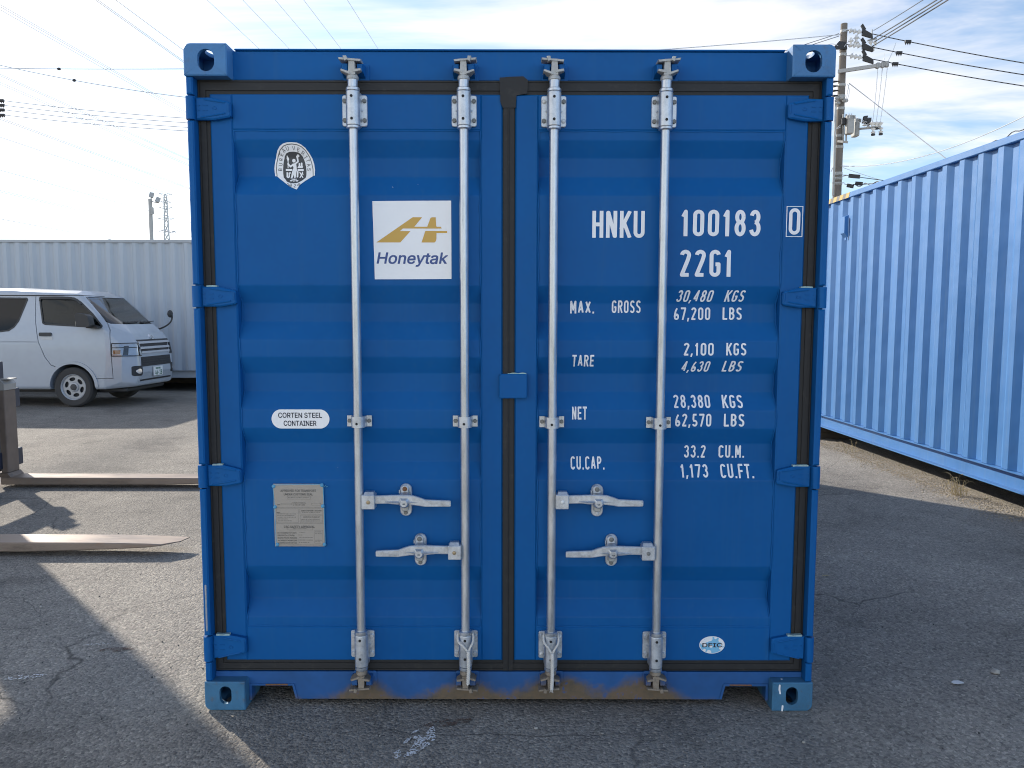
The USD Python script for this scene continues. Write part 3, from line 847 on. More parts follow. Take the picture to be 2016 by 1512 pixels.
def cam_end(bar, x, zc, top, flip, grimy):
    """The forked cam on the bar's end: a stem, two slanted claws and a lobe, caught under the keeper."""
    m = 'cast_steel_grimy' if grimy else 'cast_steel'
    s = 1 if top else -1
    f = flip
    mb = MB()
    H = m3d.Manifold.hull_points
    def slab(pts, y0, y1, b=0.003):
        mb.add(H(np.array([(px, y0 + b, pz) for px, pz in pts] + [(px, y1, pz) for px, pz in pts] + [(px * 0.94 + x * 0.06, y0, pz * 0.94 + zc * 0.06) for px, pz in pts])))
    # stem
    slab([(x - 0.014, zc - s * 0.030), (x + 0.014, zc - s * 0.030), (x + 0.011, zc + s * 0.030), (x - 0.011, zc + s * 0.030)], -0.008, 0.036)
    # outer claw, slanted
    slab([(x - f * 0.050, zc + s * 0.033), (x - f * 0.048, zc + s * 0.026), (x + f * 0.034, zc + s * 0.019), (x + f * 0.036, zc + s * 0.026)], -0.012, 0.040)
    # inner claws
    slab([(x - f * 0.043, zc - s * 0.016), (x - f * 0.041, zc - s * 0.010), (x - f * 0.010, zc - s * 0.020), (x - f * 0.006, zc - s * 0.030)], -0.010, 0.038)
    slab([(x + f * 0.036, zc - s * 0.016), (x + f * 0.035, zc - s * 0.008), (x + f * 0.006, zc - s * 0.012), (x + f * 0.004, zc - s * 0.022)], -0.010, 0.038)
    # lobe on the claw
    slab([(x - f * 0.030, zc + s * 0.036), (x - f * 0.018, zc + s * 0.037), (x - f * 0.015, zc + s * 0.024), (x - f * 0.026, zc + s * 0.019)], -0.018, 0.02, 0.002)
    # collar ring
    mb.lathe([(0.018, -0.009), (0.0225, -0.005), (0.0225, 0.003), (0.0195, 0.009)], (x, ROD_Y, zc - s * 0.037), 'z', 18)
    obj('cam', mb, m, bar, smooth=40)


def keeper(x, zc, top, flip, grimy):
    """Blue keeper lugs welded to header or sill, either side of the cam."""
    y1 = 0.064 if top else 0.0465
    s = 1 if top else -1
    mb = MB()
    for side, w in ((-flip, 0.020), (flip, 0.019)):
        xc = x + side * 0.028
        mb.add(m3d.Manifold.hull_points(np.array([(xc - w / 2, 0.004, zc - 0.014), (xc + w / 2, 0.004, zc - 0.014), (xc - w / 2, 0.004, zc + 0.012), (xc + w / 2, 0.004, zc + 0.012),
                                                  (xc - w / 2 - 0.003, 0.012, zc - 0.017), (xc + w / 2 + 0.003, 0.012, zc - 0.017), (xc - w / 2 - 0.003, 0.012, zc + 0.015), (xc + w / 2 + 0.003, 0.012, zc + 0.015),
                                                  (xc - w / 2 - 0.003, y1, zc - 0.026), (xc + w / 2 + 0.003, y1, zc - 0.026), (xc - w / 2 - 0.003, y1, zc + 0.020), (xc + w / 2 + 0.003, y1, zc + 0.020)])))
    mb.add(*MB().bevelled(rrect(x - 0.043, x + 0.055, zc - 0.040 if top else zc - 0.030, zc + 0.028, 0.01, 3), y1 - 0.006, y1 + 0.0015, 0.002).get())
    obj('cam_keeper', mb, 'rust_sill' if grimy else 'container_blue', BOX, smooth=40)


BARS = [(-0.590, 2.357, 0.2595, 1.167), (-0.1735, 2.357, 0.2595, 1.167), (0.1675, 2.356, 0.2570, 1.165), (0.588, 2.355, 0.2555, 1.163)]
for idx, (x, zt, zb, zm) in enumerate(BARS):
    zt -= 0.001
    flip = 1 if idx in (0, 2) else -1
    zct, zcb = 2.505, 0.118
    mb = MB()
    mb.tube(np.stack([np.full(30, x), np.full(30, ROD_Y), np.linspace(zcb + 0.03, zct - 0.03, 30)], 1), 0.0172, 20)
    # collars just outside each bearing, and the thicker necks beyond them
    for za, zb_ in ((zt + 0.0625, zt + 0.077), (zt - 0.075, zt - 0.0625)):
        mb.lathe([(0.0235, za), (0.0265, za + 0.003), (0.0265, zb_ - 0.003), (0.0235, zb_)], (x, ROD_Y, 0), 'z', 24)
    mb.lathe([(0.0195, zt + 0.076), (0.0195, zct - 0.034)], (x, ROD_Y, 0), 'z', 20)
    for za, zb_ in ((zb + 0.052, zb + 0.070), (zb - 0.092, zb - 0.0765)):
        mb.lathe([(0.0235, za), (0.0258, za + 0.003), (0.0258, zb_ - 0.003), (0.021, zb_)], (x, ROD_Y, 0), 'z', 24)
    mb.lathe([(0.0190, zcb + 0.034), (0.0190, zb - 0.09)], (x, ROD_Y, 0), 'z', 20)
    bar = obj('locking_bar', mb, 'galvanised_rod', BOX, smooth=40)
    bearing(bar, x, zt, True); bearing_extras(bar, x, zt, True, idx)
    bearing(bar, x, zb, False); bearing_extras(bar, x, zb, False, idx)
    cam_end(bar, x, zct, True, flip, False)
    cam_end(bar, x, zcb, False, flip, True)
    keeper(x, zct, True, flip, False)
    keeper(x, zcb, False, flip, True)
    # the saddle clip half way down
    n = 18
    a = np.linspace(0, PI, n)
    outer = np.vstack([[(x + 0.0485, 0.0425), (x + 0.030, 0.0425)], np.stack([x + 0.0265 * np.cos(a), ROD_Y - 0.0215 * np.sin(a) + 0.004], 1), [(x - 0.030, 0.0425), (x - 0.0485, 0.0425)]])
    inner = np.vstack([[(x + 0.0485, 0.0505), (x + 0.024, 0.0505)], np.stack([x + 0.0195 * np.cos(a), ROD_Y - 0.0175 * np.sin(a) + 0.006], 1), [(x - 0.024, 0.0505), (x - 0.0485, 0.0505)]])
    ring = np.vstack([outer, inner[::-1]])
    lay = lambda z, k=1.0: np.stack([ring[:, 0], ring[:, 1], np.full(len(ring), z)], 1)
    v = np.vstack([lay(zm - 0.0215), lay(zm + 0.0215)])
    N, m = len(ring), len(outer)
    f = []
    for i in range(N):
        j = (i + 1) % N
        f += [[i, N + i, N + j], [i, N + j, j]]
    for i in range(m - 1):
        a_, b_, c_, d_ = i, i + 1, N - 2 - i, N - 1 - i
        f += [[a_, b_, c_], [a_, c_, d_], [N + a_, N + c_, N + b_], [N + a_, N + d_, N + c_]]
    f = np.array(f)
    if svol(v, f) < 0:
        f = f[:, ::-1]
    obj('saddle_clip', (v, f), 'galvanised', bar, smooth=35)
    for s in (-1, 1):
        bolt(bar, x + s * 0.0385, zm + 0.001, 0.0425, 0.0085, 'bolt_grey', True, 0.006)
    obj('grease_hole', MB().lathe([(0.0050, -0.0012), (0.0050, 0.002)], (x - 0.002, ROD_Y - 0.0174, zm - 0.006), 'y', 12), 'hole_black', bar)


# handles
def handle(xb, zc, d, xhub, zhub, x_end, bolt_mats):
    """Lever clamped to the bar at xb, reaching along d (+1 or -1) through the hub plate at xhub to its flattened grip."""
    mb = MB()
    def bar_section(x, z, hz, y0, y1):
        b = 0.003
        return np.array([(x, y0, z - hz + b), (x, y0 + b, z - hz), (x, y1 - b, z - hz), (x, y1, z - hz + b), (x, y1, z + hz - b), (x, y1 - b, z + hz), (x, y0 + b, z + hz), (x, y0, z + hz - b)])
    L = abs(x_end - xb)
    st = [(0.050, 0.000, 0.0165, -0.004, 0.012), (0.075, 0.0, 0.0165, -0.004, 0.012), (0.115, 0.002, 0.0165, -0.008, 0.008), (0.150, 0.002, 0.0190, -0.012, 0.004),
          (0.215, 0.000, 0.0190, -0.012, 0.004), (0.240, -0.006, 0.0170, -0.010, 0.006), (0.262, -0.013, 0.0145, -0.006, 0.008), (L - 0.012, -0.0145, 0.0125, -0.006, 0.008), (L - 0.003, -0.015, 0.0120, -0.005, 0.007), (L, -0.015, 0.010, -0.003, 0.005)]
    mb.loft([bar_section(xb + d * s, zc + 0.004 + dz, hz, y0, y1) for s, dz, hz, y0, y1 in st])
    # ridge along the middle of the lever
    xs = [0.105, 0.150, 0.195, 0.235]
    mb.loft([np.array([(xb + d * s, -0.010 - h, zc - 0.003), (xb + d * s, -0.006, zc + 0.008 * k - 0.003), (xb + d * s, 0.0, zc - 0.003), (xb + d * s, -0.006, zc - 0.007 * k - 0.003)]) for s, h, k in zip(xs, (0.001, 0.011, 0.011, 0.001), (0.3, 1.2, 1.2, 0.3))])
    hd = obj('door_handle', mb, 'galvanised', BOX, smooth=35)
    # clamp block on the bar
    mb = MB()
    xa, xc = sorted((xb + d * 0.014, xb + d * 0.066))
    mb.bevelled(rrect(xa, xc, zc - 0.031, zc + 0.026, 0.004, 3), -0.018, 0.030, 0.003)
    xa2, xc2 = sorted((xb + d * 0.022, xb + d * 0.062))
    mb.add(m3d.Manifold.hull_points(np.array([(xa2, -0.013, zc + 0.025), (xc2, -0.013, zc + 0.025), (xa2 + 0.003, 0.0, zc + 0.035), (xc2 - 0.003, 0.0, zc + 0.035), (xa2 + 0.003, 0.024, zc + 0.035), (xc2 - 0.003, 0.024, zc + 0.035), (xa2, 0.03, zc + 0.025), (xc2, 0.03, zc + 0.025)])))
    obj('handle_clamp', mb, 'galvanised', hd, smooth=30)
    bolt(hd, xb + d * 0.041, zc - 0.002, -0.018, 0.0078, bolt_mats[0], False, 0.0035)
    # hub plate
    zt, zb_ = zhub + 0.064, zhub - 0.066
    mb = MB().bevelled(rrect(xhub - 0.0235, xhub + 0.0235, zb_, zt, 0.0232, 7), 0.040, 0.0535, 0.003)
    mb.add(*MB().bevelled(rrect(xhub - 0.0195, xhub + 0.0135, zhub + 0.018, zt - 0.003, 0.0155, 5, (0, 0, 1, 1)), 0.026, 0.042, 0.003).get())
    mb.box(xhub - 0.0265, xhub - 0.0225, 0.034, 0.05, zhub + 0.026, zhub + 0.040)
    obj('hub_plate', mb, 'galvanised', hd, smooth=35)
    # the catch that swings over the lever
    shp = [(xhub - 0.016, zhub + 0.030), (xhub + 0.014, zhub + 0.030), (xhub + 0.015, zhub + 0.018), (xhub + 0.0245, zhub + 0.004), (xhub + 0.021, zhub - 0.008), (xhub + 0.012, zhub - 0.018), (xhub + 0.004, zhub - 0.0215), (xhub - 0.004, zhub - 0.0215), (xhub - 0.013, zhub - 0.018), (xhub - 0.022, zhub - 0.008), (xhub - 0.0255, zhub + 0.004), (xhub - 0.017, zhub + 0.018)]
    pts = [(a, 0.022, b) for a, b in shp] + [(xhub + (a - xhub) * 0.95, -0.012, zhub + (b - zhub) * 0.95) for a, b in shp] + [(xhub + (a - xhub) * 0.55, -0.022, zhub - 0.004 + (b - zhub) * 0.5) for a, b in shp]
    low = m3d.Manifold.hull_points(np.array([p for p in pts if p[2] < zhub + 0.012] + [(xhub - 0.0165, -0.012, zhub + 0.018), (xhub + 0.0145, -0.012, zhub + 0.018), (xhub - 0.0165, 0.022, zhub + 0.018), (xhub + 0.0145, 0.022, zhub + 0.018)]))
    neck = m3d.Manifold.hull_points(np.array([(xhub - 0.0165, -0.010, zhub + 0.016), (xhub + 0.0145, -0.010, zhub + 0.016), (xhub - 0.0165, 0.03, zhub + 0.016), (xhub + 0.0145, 0.03, zhub + 0.016),
                                              (xhub - 0.016, 0.020, zhub + 0.034), (xhub + 0.0135, 0.020, zhub + 0.034), (xhub - 0.016, 0.03, zhub + 0.034), (xhub + 0.0135, 0.03, zhub + 0.034)]))
    slot = m3d.Manifold.sphere(0.0062, 12).scale([1, 1.2, 0.55]).translate([xhub, -0.0215, zhub - 0.003])
    obj('catch', (low + neck) - slot, 'galvanised', hd, smooth=35)
    mb = MB().bevelled(rrect(xhub - 0.0145, xhub + 0.0125, zhub - 0.041, zhub - 0.017, 0.004, 3), 0.018, 0.042, 0.003)
    obj('catch_tongue', mb, 'cast_steel', hd, smooth=30)
    bolt(hd, xhub - 0.002, zhub + 0.0465, 0.026, 0.0095, bolt_mats[1], False, 0.004)
    bolt(hd, xhub - 0.001, zhub - 0.0515, 0.040, 0.0085, bolt_mats[2], bolt_mats[2] != 'bolt_bright', 0.006)
    # cast lettering on the grip: one group the right way up, the other upside down
    gx0 = (xb + d * 0.268, x_end - d * 0.004)
    lo, hi = min(gx0), max(gx0)
    for txt, flipd, fx, dz in (('MM 05', True, 0.05, 0.0015), ('50 MM', False, 0.54, -0.0035)):
        tm = meshkit.text_mesh(txt, 0.0095, 0.0016)
        v = np.array(tm.vertices)
        if flipd:
            b = v.max(0); v = np.stack([b[0] - v[:, 0], 0.0095 - v[:, 1], v[:, 2]], 1)
        v = np.stack([lo + (hi - lo) * fx + v[:, 0] * 0.98, -0.0057 - v[:, 2], zc - 0.0105 - 0.0048 + dz + v[:, 1]], 1)
        obj('cast_lettering', (v, np.array(tm.faces)), 'galvanised', hd)


handle(-0.590, 0.857, 1, -0.410, 0.852, -0.228, ('bolt_brass', 'bolt_rusty', 'bolt_grey'))
handle(-0.1735, 0.656, -1, -0.3535, 0.650, -0.525, ('bolt_brass', 'bolt_grey', 'bolt_grey'))
handle(0.1675, 0.859, 1, 0.350, 0.851, 0.526, ('bolt_bright', 'bolt_grey', 'bolt_bright'))
handle(0.588, 0.654, -1, 0.409, 0.649, 0.224, ('bolt_grey', 'bolt_grey', 'bolt_grey'))
# ---------------------------------------------------------------- painted markings: a narrow even-stroked alphabet
def arc(cx, cy, rx, ry, a0, a1, n=14):
    a = np.radians(np.linspace(a0, a1, n))
    return [(cx + rx * math.cos(t), cy + ry * math.sin(t)) for t in a]


def glyph(ch, q):
    """Centre lines in a unit box; q is the half width over the height, so that arcs stay round. Returns (polylines, relative width)."""
    e = 1 - q
    G = {
        '0': ([arc(.5, e, .5, q, 180, 0) + arc(.5, q, .5, q, 0, -180) + [(0, e)]], 1), 'O': ([arc(.5, e, .5, q, 180, 0) + arc(.5, q, .5, q, 0, -180) + [(0, e)]], 1),
        '1': ([[(.18, .845), (.62, 1.0), (.62, 0)]], .72),
        '2': ([arc(.5, e, .5, q, 175, -12) + [(.80, .62), (.04, .02), (.04, 0), (1, 0)]], 1),
        '3': ([arc(.47, .765, .47, .235, 165, -90), arc(.47, .27, .53, .27, 90, -166)], 1),
        '4': ([[(.74, 0), (.74, 1), (.66, 1), (0, .30), (0, .26), (1.02, .26)]], 1),
        '5': ([[(.95, 1), (.12, 1), (.06, .58)] + arc(.48, q * 1.02 + .06, .52, q * 1.08, 118, 0) + arc(.48, q, .52, q, 0, -165)], 1),
        '6': ([arc(.5, q, .5, q, 180, 540) , [(0, q), (.06, .46), (.30, .78), (.66, 1.0)], arc(.5, q * 1.35, .5, q, 0, 180)], 1),
        '7': ([[(0, 1), (1, 1), (1, .94), (.36, 0)]], 1),
        '8': ([arc(.5, .77, .45, .23, 0, 360, 24), arc(.5, .27, .5, .27, 0, 360, 24)], 1),
        'H': ([[(0, 0), (0, 1)], [(1, 0), (1, 1)], [(0, .5), (1, .5)]], 1), 'N': ([[(0, 0), (0, 1), (.08, 1), (.92, 0), (1, 0), (1, 1)]], 1),
        'K': ([[(0, 0), (0, 1)], [(1, 1), (.02, .36)], [(.34, .56), (1.02, 0)]], 1), 'U': ([[(0, 1)] + arc(.5, q, .5, q, 180, 360) + [(1, 1)]], 1),
        'G': ([arc(.5, e, .5, q, 8, 180) + arc(.5, q, .5, q, 180, 360) + [(1, .46), (.56, .46)]], 1), 'C': ([arc(.5, e, .5, q, 8, 180) + arc(.5, q, .5, q, 180, 352)], 1),
        'M': ([[(0, 0), (0, 1), (.06, 1), (.5, .26), (.94, 1), (1, 1), (1, 0)]], 1.16), 'A': ([[(-.02, 0), (.46, 1), (.54, 1), (1.02, 0)], [(.17, .30), (.83, .30)]], 1.05),
        'X': ([[(-.02, 0), (1.02, 1)], [(-.02, 1), (1.02, 0)]], 1.02), 'R': ([[(0, 0), (0, 1), (.48, 1)] + arc(.5, .76, .5, .24, 90, -90) + [(0, .52)], [(.48, .52), (1.02, 0)]], 1),
        'P': ([[(0, 0), (0, 1), (.48, 1)] + arc(.5, .74, .5, .26, 90, -90) + [(0, .48)]], 1), 'B': ([[(0, 0), (0, 1), (.45, 1)] + arc(.45, .765, .48, .235, 90, -90) + [(0, .53)], [(.45, .53)] + arc(.45, .265, .55, .265, 90, -90) + [(0, 0)]], 1),
        'S': ([arc(.5, 1 - q * .98, .49, q * .98, 14, 180) + [(.05, .66), (.30, .56), (.72, .46), (.96, .36)] + arc(.5, q, .5, q, 0, -166)], 1),
        'T': ([[(.5, 0), (.5, 1)], [(-.02, 1), (1.02, 1)]], .95), 'E': ([[(1, 0), (0, 0), (0, 1), (1, 1)], [(0, .52), (.86, .52)]], .88), 'F': ([[(0, 0), (0, 1), (1, 1)], [(0, .50), (.84, .50)]], .88),
        'L': ([[(0, 1), (0, 0), (1, 0)]], .86),
        '.': ([], .30), ',': ([], .30), ' ': ([], .7),
    }
    return G[ch]


def line_of(text, x0, x1, z0, z1, stroke=0.125, wide=0.46, gap=0.17, slant=0.0):
    """The line as one shapely polygon filling exactly x0..x1, z0..z1."""
    h = 1.0
    s = stroke
    cur, parts = 0.0, []
    for ch in text:
        _, rel = glyph(ch, .2)
        w = wide * rel if ch not in '., ' else (s if ch != ' ' else wide * rel)
        cw, chh = w - s, h - s
        if ch == '.':
            parts.append(sbox(cur, 0, cur + s, s))
        elif ch == ',':
            parts.append(Polygon([(cur, s * 1.15), (cur + s, s * 1.15), (cur + s * .42, -s * .75), (cur - s * .35, -s * .75)]))
        elif ch != ' ':
            lines, _ = glyph(ch, min(.5 * cw / chh, .26))
            for ln in lines:
                ls = LineString([(cur + s / 2 + u * cw, s / 2 + v * chh) for u, v in ln])
                parts.append(ls.buffer(s / 2, cap_style=3 if ch in '1HNKUMTEFLR7' else 2, join_style=1, quad_segs=4).intersection(sbox(cur - .2, 0, cur + w + .2, h)))
        cur += w + gap
    cur -= gap
    u = unary_union(parts)
    u = affinity.affine_transform(u, [(x1 - x0) / cur, slant * (z1 - z0), 0, (z1 - z0), x0, z0])
    return u.simplify(0.0002)


def marking(text, x0, x1, z0, z1, **k):
    obj('painted_marking', drape(line_of(text, x0, x1, z0, z1, **k)), 'marking_white', DOORS[1])


BIG = dict(stroke=0.142, wide=0.40, gap=0.135)
marking('HNKU', .320, .523, 1.882, 1.985, stroke=0.140, wide=0.42, gap=0.105)
marking('100183', .664, .972, 1.889, 1.990, **BIG)
marking('22G1', .662, .866, 1.733, 1.837, **BIG)
frame = sbox(1.0685, 1.886, 1.1325, 2.004).difference(sbox(1.0715, 1.889, 1.1295, 2.001))
chk = obj('painted_marking', drape(line_of('0', 1.079, 1.1225, 1.895, 1.996, stroke=0.13, wide=0.44), flat=0.050), 'marking_white', DOORS[1])
obj('marking_box', drape(frame, flat=0.050), 'marking_white', DOORS[1])
SM = dict(stroke=0.148, wide=0.46, gap=0.15)
for t, x0, z0, x1, z1 in (('MAX.', .240, 1.590, .335, 1.640), ('GROSS', .405, 1.592, .519, 1.642), ('30,480', .656, 1.636, .803, 1.682), ('KGS', .846, 1.637, .928, 1.682),
                          ('67,200', .651, 1.565, .795, 1.615), ('LBS', .844, 1.566, .920, 1.615), ('TARE', .248, 1.381, .333, 1.428), ('2,100', .684, 1.426, .802, 1.476), ('KGS', .851, 1.427, .930, 1.476),
                          ('4,630', .681, 1.360, .796, 1.404), ('LBS', .843, 1.361, .926, 1.405), ('NET', .248, 1.172, .307, 1.223), ('28,380', .652, 1.218, .797, 1.268), ('KGS', .845, 1.218, .926, 1.268),
                          ('62,570', .656, 1.145, .799, 1.196), ('LBS', .849, 1.145, .930, 1.196), ('CU.CAP.', .247, .967, .382, 1.018), ('33.2', .703, 1.013, .790, 1.064), ('CU.M.', .842, 1.013, .945, 1.064),
                          ('1,173', .686, .939, .796, .988), ('CU.FT.', .846, .937, .978, .989)):
    sl = 0.16 if t in ('30,480', '4,630') or (t == 'KGS' and z0 > 1.6) or (t == 'LBS' and 1.3 < z0 < 1.4) else 0.0
    marking(t, x0, x1 - sl * (z1 - z0), z0, z1, slant=sl, **SM)

# ---------------------------------------------------------------- stickers and plates on the doors
def flat_poly(poly, y):
    return drape(poly, lift=0.0, flat=y)


def words(text, x, z, h, y, bold=False, squeeze=1.0, shear=0.0, rot=0.0, centre=True, width=None):
    m = meshkit.text_mesh(text, h, 0.0004, bold)
    v = np.array(m.vertices)
    w = v[:, 0].max() - v[:, 0].min()
    v[:, 0] -= v[:, 0].min()
    if width:
        squeeze = width / w
    v[:, 0] *= squeeze
    if centre:
        v[:, 0] -= w * squeeze / 2
    v[:, 0] += shear * v[:, 1]
    if rot:
        v[:, 1] -= h / 2
        c, s = math.cos(rot), math.sin(rot)
        v[:, 0], v[:, 1] = c * v[:, 0] - s * v[:, 1], s * v[:, 0] + c * v[:, 1]
    return np.stack([v[:, 0] + x, y - v[:, 2], v[:, 1] + z], 1), np.array(m.faces)


# square logo sticker
LX0, LX1, LZ0, LZ1 = -0.529, -0.2255, 1.722, 2.0215
yF = Y_FLAT - 0.0012
logo = obj('logo_sticker', MB().plate(Polygon([(-0.5298, LZ1 - 0.001), (-0.2258, LZ1 + 0.001), (-0.2258, LZ0 + 0.0005), (-0.5240, LZ0 - 0.001)]), yF, Y_FLAT - 0.0002), 'decal_white', DOORS[-1])
U_ = lambda a, b: (LX0 + 0.002 + (a - 268) / (1424 - 268) * (LX1 - LX0 - 0.004), LZ1 - (b - 270) / (1440 - 270) * (LZ1 - LZ0))
up_ = [(310, 890), (858, 513), (998, 513), (880, 655), (1072, 655), (1108, 560), (1116, 535), (1128, 520), (1145, 513), (1200, 513), (1205, 630), (1208, 648), (1216, 655), (1277, 655), (1288, 682), (707, 682), (665, 720), (822, 720), (668, 890)]
lo_ = [(1043, 718), (1368, 718), (1368, 748), (1210, 748), (1208, 830), (1203, 858), (1192, 880), (1178, 890), (985, 890)]
obj('logo_emblem', flat_poly(unary_union([Polygon([U_(*p) for p in up_]), Polygon([U_(*p) for p in lo_])]), yF - 0.0005), 'decal_gold', logo)
a, b = U_(310, 1205), U_(1385, 1043)
obj('logo_lettering', words('Honeytak', a[0], a[1], b[1] - a[1], yF - 0.0002, bold=True, shear=0.19, centre=False, width=b[0] - a[0] - 0.006), 'decal_blue', logo)

# oval steel sticker
ov = Polygon(rrect(-0.9395, -0.7110, 1.1345, 1.2105, 0.0378, 10))
oval = obj('oval_sticker', flat_poly(ov, yF), 'decal_white', DOORS[-1])
obj('sticker_lettering', words('CORTEN STEEL', -0.8265, 1.1775, 0.0195, yF - 0.0002, bold=True, width=0.173), 'decal_ink', oval)
obj('sticker_lettering', words('CONTAINER', -0.8275, 1.1455, 0.0195, yF - 0.0002, bold=True, width=0.129), 'decal_ink', oval)

# small round maker's sticker on the lower frame
ang = np.linspace(0, 2 * PI, 41)[:-1]
ell = Polygon([(0.823 + 0.0515 * math.cos(t), 0.2535 + 0.0365 * math.sin(t)) for t in ang])
rd = obj('round_sticker', flat_poly(ell, 0.0500), 'decal_white', DOORS[1])
r2 = np.random.default_rng(5)
inner = affinity.scale(ell, .94, .93)
blobs = unary_union([Point(0.823 + dx, 0.2535 + dz).buffer(r_, 5) for dx, dz, r_ in ((-.036, .012, .012), (-.022, .020, .010), (-.010, .027, .012), (-.03, .0, .008), (.035, .020, .010), (.044, .004, .010), (.036, -.012, .008), (-.012, -.031, .010), (-.03, -.022, .006), (-.004, -.006, .006), (.014, .03, .006))])
obj('sticker_map', flat_poly(inner.difference(blobs).intersection(inner), 0.0496), 'decal_sky', rd)
obj('sticker_lettering', words('DFIC', 0.824, 0.2445, 0.0165, 0.0494, bold=True, width=0.081), 'decal_ink', rd)

# shield sticker with a rounded top and a torn, pointed foot
SC = 0.0001560
V_ = lambda a, b: (-0.8375 + (a - 962) * SC, 2.2435 - (b - 258) * SC)
poly = lambda pts: Polygon([V_(*p) for p in pts])
outline = [(470, 1045), (455, 860), (478, 690), (515, 560), (570, 440), (650, 345), (740, 290), (850, 262), (960, 257), (1080, 268), (1180, 305), (1275, 380), (1350, 490), (1410, 610), (1450, 740), (1470, 870), (1465, 1030), (1420, 1035), (1240, 1165), (1130, 1260), (1085, 1330), (1050, 1400), (990, 1375), (870, 1320), (760, 1240), (560, 1085), (520, 1045)]
sh = obj('shield_sticker', drape(poly(outline), lift=0.0012), 'decal_white', DOORS[-1])
field = [(672, 900), (680, 780), (700, 660), (730, 560), (780, 500), (850, 470), (960, 463), (1070, 475), (1130, 510), (1180, 580), (1220, 690), (1245, 800), (1255, 920), (1250, 1020), (1235, 1085), (1150, 1165), (1050, 1222), (950, 1235), (860, 1222), (780, 1190), (730, 1120), (690, 1080), (675, 1000)]
band_out = [(520, 1045), (505, 900), (520, 720), (560, 570), (640, 430), (740, 345), (850, 308), (960, 300), (1080, 315), (1180, 355), (1270, 440), (1340, 570), (1390, 720), (1420, 870), (1420, 1030)]
ring_line = LineString([V_(*p) for p in band_out]).buffer(0.0013, cap_style=2)
obj('shield_field', drape(unary_union([poly(field), ring_line]), lift=0.0016), 'decal_dark', sh)
figs = []
LSb = lambda pts, w: LineString([V_(*p) for p in pts]).buffer(w * SC / 2, quad_segs=3)
figs.append(Point(*V_(948, 665)).buffer(44 * SC, 6)); figs.append(Point(*V_(1062, 553)).buffer(32 * SC, 6))
figs.append(poly([(905, 745), (1000, 715), (1010, 800), (1020, 900), (1000, 960), (985, 1090), (950, 1100), (940, 1000), (905, 1100), (862, 1105), (880, 1010), (905, 900), (935, 840)]))
figs.append(LSb([(985, 735), (1050, 690), (1040, 610), (1028, 570)], 38)); figs.append(LSb([(925, 765), (860, 810), (800, 745)], 44))
figs.append(poly([(770, 620), (778, 560), (790, 540), (815, 585), (832, 625), (820, 660), (800, 710), (785, 660)])); figs.append(LSb([(805, 690), (800, 840)], 22))
figs.append(poly([(742, 868), (900, 868), (890, 918), (742, 918)])); figs.append(poly([(1040, 868), (1188, 868), (1188, 918), (1030, 918)]))
figs.append(LSb([(775, 960), (775, 1060), (800, 1080), (825, 1060), (825, 970), (850, 965)], 36))
figs.append(LSb([(1085, 740), (1085, 820)], 40)); figs.append(LSb([(1140, 730), (1140, 820)], 40)); figs.append(poly([(1035, 830), (1060, 790), (1175, 800), (1165, 845), (1045, 845)]))
figs.append(LSb([(1038, 935), (1030, 1060)], 40)); figs.append(LSb([(1090, 950), (1165, 1080)], 26)); figs.append(LSb([(1160, 950), (1095, 1080)], 26)); figs.append(LSb([(1150, 940), (1168, 1010)], 20))
figs.append(LSb([(900, 1125), (1010, 1125)], 22)); figs.append(LSb([(955, 1130), (955, 1180)], 26)); figs.append(poly([(848, 1150), (930, 1150), (912, 1180), (866, 1180)])); figs.append(poly([(985, 1150), (1068, 1150), (1050, 1185), (1005, 1185)]))
obj('shield_figure', drape(unary_union(figs), lift=0.0020), 'decal_white', sh)
mb = MB()
for ch, a, b, rot in (('B', 600, 885, 88), ('U', 615, 757, 84), ('R', 628, 635, 76), ('E', 652, 525, 62), ('A', 728, 437, 38), ('U', 830, 393, 14), ('V', 985, 388, -4), ('E', 1095, 422, -20), ('R', 1195, 493, -38), ('I', 1250, 585, -58), ('T', 1296, 662, -68), ('A', 1316, 770, -78), ('S', 1322, 880, -84)):
    x, z = V_(a, b)
    v, f = words(ch, x, z, 88 * SC, 0, bold=False, rot=math.radians(rot), squeeze=0.95)
    v[:, 1] = surf(v[:, 2]) - 0.0019
    mb.add(v, f)
for ch, a, b, rot in (('1', 828, 1262, 30), ('8', 890, 1283, 12), ('2', 993, 1300, -6), ('8', 1088, 1268, -26)):
    x, z = V_(a, b)
    v, f = words(ch, x, z, 82 * SC, 0, bold=False, rot=math.radians(rot))
    v[:, 1] = surf(v[:, 2]) - 0.0019
    mb.add(v, f)
obj('shield_lettering', mb, 'decal_dark', sh)

# approval plate with its wire seal
px0, px1, pz0, pz1 = -0.9380, -0.7390, 0.6590, 0.9130
yp = 0.0490
plate = obj('approval_plate', MB().bevelled(np.array([(px0 + 0.001, pz0), (px1 + 0.001, pz0), (px1, pz1), (px0 - 0.001, pz1)]), yp, 0.0535, 0.0006), 'plate_metal', DOORS[-1])
Pm = lambda a, b: (px0 + (a - 265) / (1212 - 265) * (px1 - px0), pz1 - (b - 200) / (1400 - 200) * (pz1 - pz0))
ink = []


def pt_line(text, a0, a1, b, hh, bold=False):
    (xa, z), (xb, _) = Pm(a0, b), Pm(a1, b)
    obj('plate_lettering', words(text, xa, z - hh * SC * 0.5, hh * 0.000208, yp - 0.0002, bold=bold, centre=False, width=xb - xa), 'plate_ink', plate)


